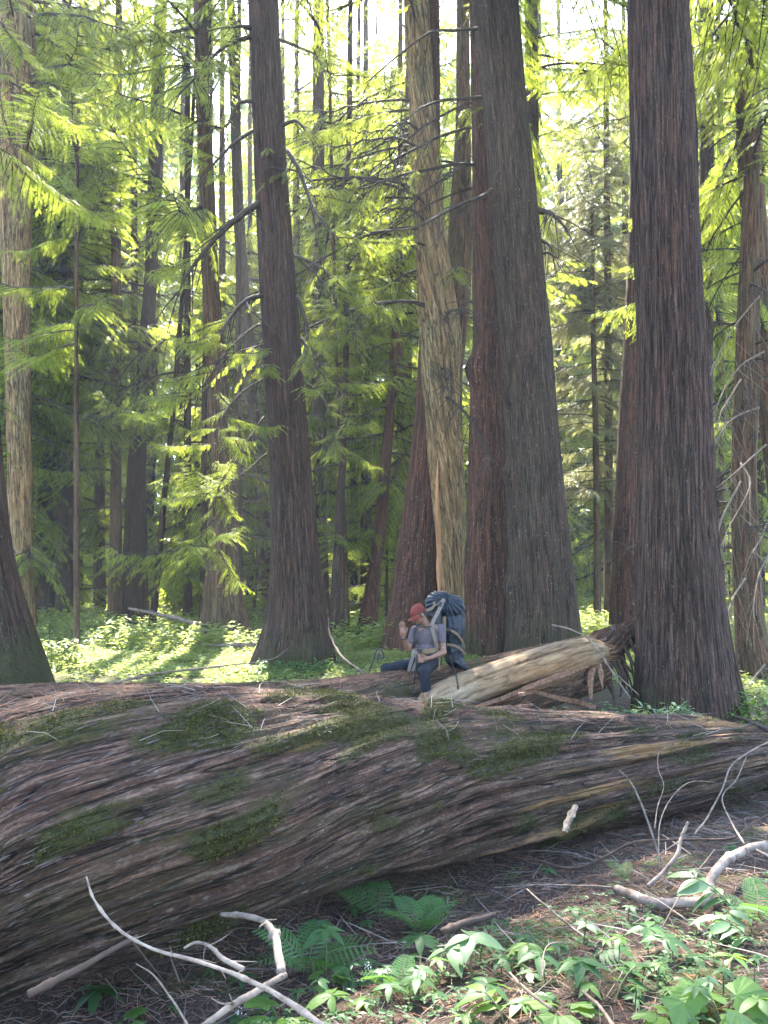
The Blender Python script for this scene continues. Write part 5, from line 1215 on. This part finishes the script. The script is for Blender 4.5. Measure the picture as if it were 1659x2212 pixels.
# ------------------------------------------------------------------ the man, his backpack and poles
def PZ(x, y, dy=0.0): return P(763 + .2 * x, 1227.7 + .2 * y, 10.2 + dy)
def blob(prims):
    """overlapping tapered limbs and ovals, to be grown into one surface"""
    g = Geo()
    def sph(M3, c, n=14):
        th = np.linspace(0, math.pi, n + 1)[1:-1]; ph = np.arange(n * 2) / (n * 2) * 2 * math.pi
        S = np.stack([np.sin(th)[:, None] * np.cos(ph), np.sin(th)[:, None] * np.sin(ph), np.cos(th)[:, None] + 0 * ph], -1).reshape(-1, 3)
        S = np.vstack([S, [0, 0, 1], [0, 0, -1]]); m = n * 2; k = len(S)
        T = [(k - 2, i, (i + 1) % m) for i in range(m)] + [(k - 1, (n - 2) * m + (i + 1) % m, (n - 2) * m + i) for i in range(m)]
        g.add(S @ np.asarray(M3).T + c, grid_faces(n - 1, m)[:, ::-1], T)
    for p in prims:
        if p[0] == 'c':
            _, a, b, ra, rb = p; a = np.array(a, float); b = np.array(b, float)
            sph(np.eye(3) * ra, a); sph(np.eye(3) * rb, b)
            n = 10; s = np.linspace(0, 1, n); tube(g, a + (b - a) * s[:, None], ra + (rb - ra) * s, 20, 0, caps=False)
            g.add([a, b])
            k0 = g.n - 2 - n * 20
            k1 = g.n - 2
            g.add(np.zeros((0, 3)), None, [tuple(np.array([k1, k0 + (i + 1) % 20, k0 + i]) - g.n) for i in range(20)] + [tuple(np.array([k1 + 1, k0 + (n - 1) * 20 + i, k0 + (n - 1) * 20 + (i + 1) % 20]) - g.n) for i in range(20)])
        else:
            _, c, rad, rot = p; sph(np.asarray(rot) @ np.diag(rad), np.array(c))
    return g
def grow(name, prims, voxel, smooth, mats, parent, disp=None, base=None):
    g = blob(prims); off = np.array(base if base is not None else parent.location)
    g.v = [np.concatenate(g.v) - off]
    me = g.mesh('raw', []if mats is None else mats); o = D.objects.new('raw', me); C.objects.link(o)
    m = o.modifiers.new('r', 'REMESH'); m.mode = 'VOXEL'; m.voxel_size = voxel; m.use_smooth_shade = True
    if smooth: s = o.modifiers.new('s', 'SMOOTH'); s.iterations = smooth; s.factor = .5
    dg = bpy.context.evaluated_depsgraph_get(); me2 = D.meshes.new_from_object(o.evaluated_get(dg)); me2.name = name
    D.objects.remove(o)
    if disp is not None:
        n = len(me2.vertices); co = np.empty(n * 3, np.float32); me2.vertices.foreach_get('co', co); no = np.empty(n * 3, np.float32); me2.vertex_normals.foreach_get('vector', no)
        co = co.reshape(-1, 3).astype(float); no = no.reshape(-1, 3); co = co + no * disp(co + off)[:, None]
        me2.vertices.foreach_set('co', co.astype(np.float32).ravel()); me2.update()
    me2.materials.clear(); me2.materials.append(mats[0])
    me2.polygons.foreach_set('use_smooth', np.ones(len(me2.polygons), bool))
    return link(name, me2, parent)
def ribbon(name, pts, w, th, matn, parent, nrm=(0, -1, 0), n=24):
    p = smooth_path(pts, n); t = np.gradient(p, axis=0); t /= np.linalg.norm(t, axis=1)[:, None]; s = np.cross(t, np.array(nrm, float)); s /= np.linalg.norm(s, axis=1)[:, None]; q = np.cross(s, t)
    ring = np.stack([p + s * w / 2 + q * th / 2, p + s * w / 2 - q * th / 2, p - s * w / 2 - q * th / 2, p - s * w / 2 + q * th / 2], 1)
    g = Geo(); g.add(ring.reshape(-1, 3), grid_faces(n, 4), None); g.add(ring[[0, -1]].reshape(-1, 3), [(0, 1, 2, 3), (7, 6, 5, 4)])
    return part(name, g, M[matn], parent, smooth=False)

def skin_mat():
    m, nt, out = mat('skin'); co = N(nt, 'TexCoord').outputs['Object']
    b = N(nt, 'BsdfPrincipled', Roughness=.5); b.inputs['Subsurface Weight'].default_value = .12; b.inputs['Subsurface Radius'].default_value = (.02, .008, .004); b.inputs['Specular IOR Level'].default_value = .35
    nt.links.new(ramp(nt, noise(nt, co, (30, 30, 30), 3), [(.3, (.13, .062, .040)), (.7, (.19, .095, .062))]), b.inputs['Base Color']); nt.links.new(b.outputs[0], out.inputs[0]); return m
M['skin'] = skin_mat()
M['shirt'] = simple('mauve_grey_shirt', (.082, .067, .074), .9, .15, 30, .5, .004, .1)
M['trousers'] = simple('dark_trousers', (.010, .012, .017), .85, .25, 20, .5, .004, .15)
M['cap'] = simple('red_cap', (.105, .024, .017), .85, .15, 30, .4, .002, .1)
M['cap_dark'] = simple('cap_band', (.10, .012, .012), .9, .1, 30, 0)
M['hair'] = simple('dark_hair', (.012, .008, .006), .6, .4, 60, .6)
M['pack'] = simple('blue_pack_cover', (.0022, .007, .015), .48, .15, 6, .35, .01, .3, col2=(.003, .009, .018))
M['strap'] = simple('beige_strap', (.12, .095, .078), .85, .2, 40, .3)
M['strap_tan'] = simple('tan_strap', (.13, .09, .05), .85, .2, 40, .3)
M['black'] = simple('black_plastic', (.010, .010, .012), .5, .2, 20, 0)
M['eye'] = simple('eye_dark', (.01, .008, .006), .2, .1, 20, 0)
M['boot'] = simple('boot', (.04, .03, .024), .8, .3, 20, .4)

def person():
    base = PZ(780, 1075, .12)
    t = thing('person', base, 'seated man in a red cap and mauve grey shirt raising one open hand', 'person')
    I = np.eye(3)
    f = np.array([-.74, -.48, -.47]); f /= np.linalg.norm(f); u = np.array([-.35, -.12, 1.0]); u -= f * u.dot(f); u /= np.linalg.norm(u); s = np.cross(f, u)
    H = np.stack([f, s, u], 1); hc = PZ(706, 500, -.04)
    hp = lambda a, b, c: hc + f * a + s * b + u * c
    sh_l, sh_r = PZ(668, 672, .0), PZ(942, 655, .05)
    el_l, wr_l = PZ(592, 880, -.05), PZ(545, 748, -.20)
    el_r, wr_r = PZ(975, 905, -.02), PZ(832, 968, -.22)
    B = [('e', hp(-.01, 0, .015), (.098, .077, .105), H), ('e', hp(.035, 0, -.045), (.060, .056, .062), H), ('e', hp(.062, 0, -.085), (.026, .030, .020), H),
         ('c', hp(.090, 0, .005), hp(.112, 0, -.028), .010, .014), ('e', hp(.085, 0, -.058), (.014, .024, .010), H), ('e', hp(.080, 0, .022), (.015, .055, .012), H),
         ('e', hp(-.005, .078, -.01), (.020, .009, .032), H), ('e', hp(-.005, -.078, -.01), (.020, .009, .032), H),
         ('c', hp(-.02, 0, -.06), PZ(800, 640, .03), .054, .060), ('e', PZ(795, 720, .05), (.14, .09, .17), I), ('e', PZ(785, 900, .06), (.12, .085, .16), I),
         ('c', sh_l, PZ(790, 650, .03), .05, .06), ('c', sh_r, PZ(800, 650, .03), .055, .06),
         ('c', sh_l, el_l, .048, .037), ('c', el_l, wr_l, .038, .025), ('c', sh_r, el_r, .052, .040), ('c', el_r, wr_r, .043, .027)]
    # raised right hand, palm to the camera
    pc = PZ(540, 688, -.22); B += [('c', wr_l, pc, .024, .028)]
    kn = [(508, 645), (523, 636), (540, 633), (557, 640)]; mid = [(503, 618), (517, 604), (535, 600), (554, 608)]; tip = [(500, 596), (513, 578), (532, 570), (551, 582)]
    for k in range(4):
        a, b, c = PZ(*kn[k], -.215), PZ(*mid[k], -.235), PZ(*tip[k], -.24)
        B += [('c', PZ(525 + 10 * k, 715, -.21), a, .017, .0115), ('c', a, b, .0100, .0090), ('c', b, c, .0090, .0078)]
    B += [('c', PZ(560, 715, -.22), PZ(578, 678, -.25), .016, .011), ('c', PZ(578, 678, -.25), PZ(584, 640, -.255), .011, .009)]
    # left hand closed round the pole grip
    hc2 = PZ(765, 975, -.27); B += [('c', wr_r, hc2, .026, .033), ('e', hc2, (.045, .026, .040), I)]
    for k in range(4):
        y = 950 + 21 * k
        a, b, c, d = PZ(750, y, -.295), PZ(705 + 2 * k, y - 2, -.335), PZ(680 + 2 * k, y + 2, -.31), PZ(695 + 2 * k, y + 4, -.275)
        B += [('c', hc2, a, .02, .0125), ('c', a, b, .0105, .0098), ('c', b, c, .0098, .009), ('c', c, d, .009, .008)]
    B += [('c', PZ(775, 950, -.28), PZ(735, 932, -.32), .014, .011), ('c', PZ(735, 932, -.32), PZ(705, 930, -.33), .011, .009)]
    body = grow('body', B, .0062, 3, [M['skin']], t)
    for sg in (-1, 1):
        g = blob([('e', hp(.083, sg * .030, .004), (.009, .014, .008), H)]); part('eye', g, M['eye'], t)
    # hair: shows at the temple and nape under the cap
    grow('hair', [('e', hp(-.018, 0, .030), (.100, .083, .092), H), ('e', hp(-.055, 0, -.015), (.052, .070, .050), H), ('e', hp(.012, .066, -.008), (.012, .015, .026), H), ('e', hp(.012, -.066, -.008), (.012, .015, .026), H)], .007, 2, [M['hair']], t)
    # cap: dome, seams, curved brim
    n, m = 14, 40; V = []
    for i in range(n):
        a = math.pi / 2 * (i / (n - 1)) ** .9
        for j in range(m):
            b = j / m * 2 * math.pi; r = math.sin(a) ** .75
            V.append(hp(-.005 + r * math.cos(b) * .112, r * math.sin(b) * .093, .028 + .105 * math.cos(a) ** .9 * (1 - .10 * math.cos(b)) - .004 * (j % 7 == 0)))
    V2 = [np.array(v) for v in V]; g = Geo(); g.add(V2, grid_faces(n, m)); cp = part('cap', g, M['cap'], t)
    V = []; q = 18
    for i in range(7):
        for j in range(q):
            b = (j / (q - 1) - .5) * 2.4; e = .104 + .078 * i / 6 * math.cos(b * .62)
            V.append(hp(math.cos(b) * e * 1.03 - .003, math.sin(b) * (.090 + .018 * i / 6), .030 - .020 * (i / 6) - .030 * (b / 1.2) ** 2))
    top = np.array(V); bot = top - u * .005; F = grid_faces(7, q, False); g = Geo(); g.add(top, F); g.add(bot, F[:, ::-1]); g.add(np.vstack([top[-q:], bot[-q:]]), [(j, j + 1, q + j + 1, q + j) for j in range(q - 1)])
    for cpl in (cp,): part('brim', g, M['cap'], t)
    g = Geo(); bb = np.linspace(-.5, .5, 8); pv = []
    for z_ in (.040, .068):
        for b in bb: pv.append(hp(math.cos(b) * .113 - .004 - (z_ - .04) * .25, math.sin(b) * .093, z_))
    g.add(np.array(pv) + f * .004, grid_faces(2, 8, False)); part('cap_patch', g, M['cap_dark'], t)
    # clothes
    def wr(sc, amp, st=(1, 1, 1)):
        return lambda c: amp * (fbm(c * np.array(st) * sc, 3, 5) - .5)
    S = [('e', PZ(786, 735, .045), (.155, .112, .165), I), ('e', PZ(784, 870, .05), (.140, .108, .13), I), ('c', PZ(690, 668, .02), PZ(915, 655, .05), .060, .066),
         ('c', PZ(790, 640, .035), PZ(786, 700, .04), .075, .10), ('c', sh_l, sh_l + (el_l - sh_l) * .55, .064, .056), ('c', sh_r + [.005, 0, 0], sh_r + (el_r - sh_r) * .50, .070, .060)]
    grow('shirt', S, .008, 4, [M['shirt']], t, wr(16, .018, (1, 1, .6)))
    hpv = PZ(780, 1010, .10)
    kl, al = PZ(350, 1085, .20), PZ(330, 1500, .50); kr, ar = PZ(757, 1118, -.42), PZ(828, 1500, -.42)
    T = [('e', hpv, (.165, .125, .12), I), ('c', PZ(715, 1020, .08), kl, .090, .068), ('c', kl, al, .064, .050), ('c', PZ(830, 1035, .05), kr, .095, .076), ('c', kr, ar, .070, .055)]
    grow('trousers', T, .009, 4, [M['trousers']], t, wr(11, .022))
    for a, dr in ((al, np.array([-.1, .06, 0])), (ar, np.array([.03, -.13, 0]))):
        grow('shoe', [('c', a + [0, 0, -.03], a + dr + [0, 0, -.075], .05, .038), ('e', a + [0, 0, -.07], (.05, .055, .035), I)], .010, 2, [M['boot']], t)
    # watch
    wq = wr_l; ax = (wr_l - el_l) / np.linalg.norm(wr_l - el_l); e1 = np.cross(ax, [0, 1, 0]); e1 /= np.linalg.norm(e1); e2 = np.cross(ax, e1)
    g = Geo(); a_ = np.linspace(0, 2 * math.pi, 21); tube(g, wq + .031 * (np.cos(a_)[:, None] * e1 + np.sin(a_)[:, None] * e2), .009, 8, 0, caps=False); part('watch', g, M['black'], t)
person()

def backpack():
    base = PZ(1090, 1110, .30)
    t = thing('backpack', base, 'large backpack in a crinkled dark blue cover on the back of the seated man', 'backpack'); I = np.eye(3)
    prims = [('e', PZ(1085, 640, .32), (.160, .15, .42), I), ('e', PZ(915, 385, .30), (.170, .13, .165), I), ('e', PZ(1075, 420, .30), (.165, .15, .17), I), ('e', PZ(1085, 880, .33), (.150, .14, .24), I),
             ('c', PZ(1090, 960, .30), PZ(1232, 1108, .24), .115, .012), ('c', PZ(985, 290, .30), PZ(925, 262, .30), .06, .03)]
    def cr(c):
        q = c - PZ(990, 310, .2)
        rad = np.arctan2(q[:, 2], q[:, 0]); d = np.linalg.norm(q, axis=1)
        st = .014 * np.exp(-d / .25) * np.sin(rad * 26 + 6 * d)
        n = 1 - np.abs(2 * fbm(c * [13, 13, 7], 3, 77) - 1)
        return st + .028 * (n - .75) + .03 * (fbm(c * 5, 2, 3) - .5)
    grow('cover', prims, .0075, 3, [M['pack']], t, cr)
    grow('pack_frame', [('c', PZ(900, 520, .20), PZ(900, 1010, .18), .075, .075), ('c', PZ(800, 480, .20), PZ(880, 520, .2), .04, .06)], .012, 2, [M['black']], t)
    R_ = lambda n_, pts, w, mt, th=.006: ribbon(n_, [PZ(*p) for p in pts], w, th, mt, t)
    R_('shoulder_strap', [(978, 330, .10), (958, 380, .08), (925, 455, .02), (870, 560, -.07), (852, 640, -.095), (866, 700, -.10), (888, 780, -.09), (908, 860, -.05)], .048, 'strap', .012)
    R_('shoulder_strap', [(800, 480, .06), (740, 590, -.02), (688, 630, -.075), (664, 700, -.08), (655, 790, -.075), (655, 860, -.06)], .036, 'black', .010)
    R_('chest_strap', [(690, 628, -.085), (780, 634, -.10), (855, 628, -.105)], .018, 'black')
    R_('hip_belt', [(640, 880, -.02), (690, 890, -.075), (770, 895, -.10), (850, 890, -.085), (915, 870, .0)], .060, 'strap_tan', .012)
    R_('buckle', [(690, 885, -.10), (745, 893, -.115)], .045, 'black', .012)
    R_('hanging_strap', [(655, 880, -.11), (640, 960, -.16), (615, 1050, -.20), (597, 1112, -.22)], .042, 'strap')
    R_('hanging_strap', [(680, 900, -.13), (690, 980, -.25), (665, 1050, -.30), (640, 1108, -.30)], .034, 'strap')
    R_('load_strap', [(880, 360, .13), (860, 430, .10), (800, 460, .07)], .026, 'strap_tan')
    R_('load_strap', [(975, 330, .135), (890, 400, .12), (790, 450, .12)], .022, 'strap')
    R_('side_strap', [(1000, 655, .14), (1060, 672, .12), (1120, 710, .14), (1170, 770, .18), (1200, 840, .24)], .030, 'strap_tan')
    R_('side_strap', [(1010, 822, .14), (1070, 828, .13), (1130, 850, .15), (1180, 890, .19), (1212, 930, .25)], .030, 'strap_tan')
    R_('side_strap', [(990, 520, .12), (988, 600, .13), (990, 660, .14)], .034, 'strap_tan')
    R_('buckle', [(1015, 652, .125), (1062, 668, .11)], .034, 'black', .012)
    R_('buckle', [(948, 365, .065), (934, 410, .045)], .038, 'black', .014)
    R_('loose_strap', [(1060, 1010, .10), (1100, 1120, -.20), (1125, 1230, -.62), (1133, 1310, -.66)], .022, 'black')
    R_('loose_strap', [(935, 960, .05), (930, 1040, .0), (928, 1105, -.05)], .022, 'strap_tan')
backpack()

def trek_pole(top, g_end, tip, label, loop):
    b = np.array(tip); t = thing('trekking_pole', b, label, 'trekking pole')
    g = Geo(); tube(g, [np.array(top) + (np.array(g_end) - top) * s for s in (0, .1, .3, .6, .9, 1)], [.012, .019, .014, .016, .013, .011], 10); part('grip', g, M['black'], t)
    g = Geo(); a = np.array(g_end); m_ = a + (b - a) * .45; tube(g, [a, m_], .0085, 8); tube(g, [m_, m_ + (b - m_) * .06], .011, 8); tube(g, [m_, b], .0065, 8); part('shaft', g, M['black'], t)
    g = Geo(); q = b + (a - b) * .06; tube(g, [q, q + (a - b) * .006], [.028, .028], 12); part('basket', g, M['black'], t)
    if loop:
        ribbon('wrist_strap', [PZ(*p) for p in loop], .022, .003, 'black', t)
p0 = PZ(692, 925, -.32); p1 = PZ(680, 1035, -.33); p2 = PZ(628, 1470, -.36)
trek_pole(p0, p1, p2, 'black trekking pole held upright in the left hand of the seated man', None)
trek_pole(PZ(262, 858, .10), PZ(222, 975, .08), PZ(128, 1260, .02), 'black trekking pole leaning behind the log left of the seated man', [(270, 862, .1), (305, 885, .08), (330, 940, .08), (322, 975, .08), (298, 965, .09), (280, 920, .1), (262, 1000, .1)])
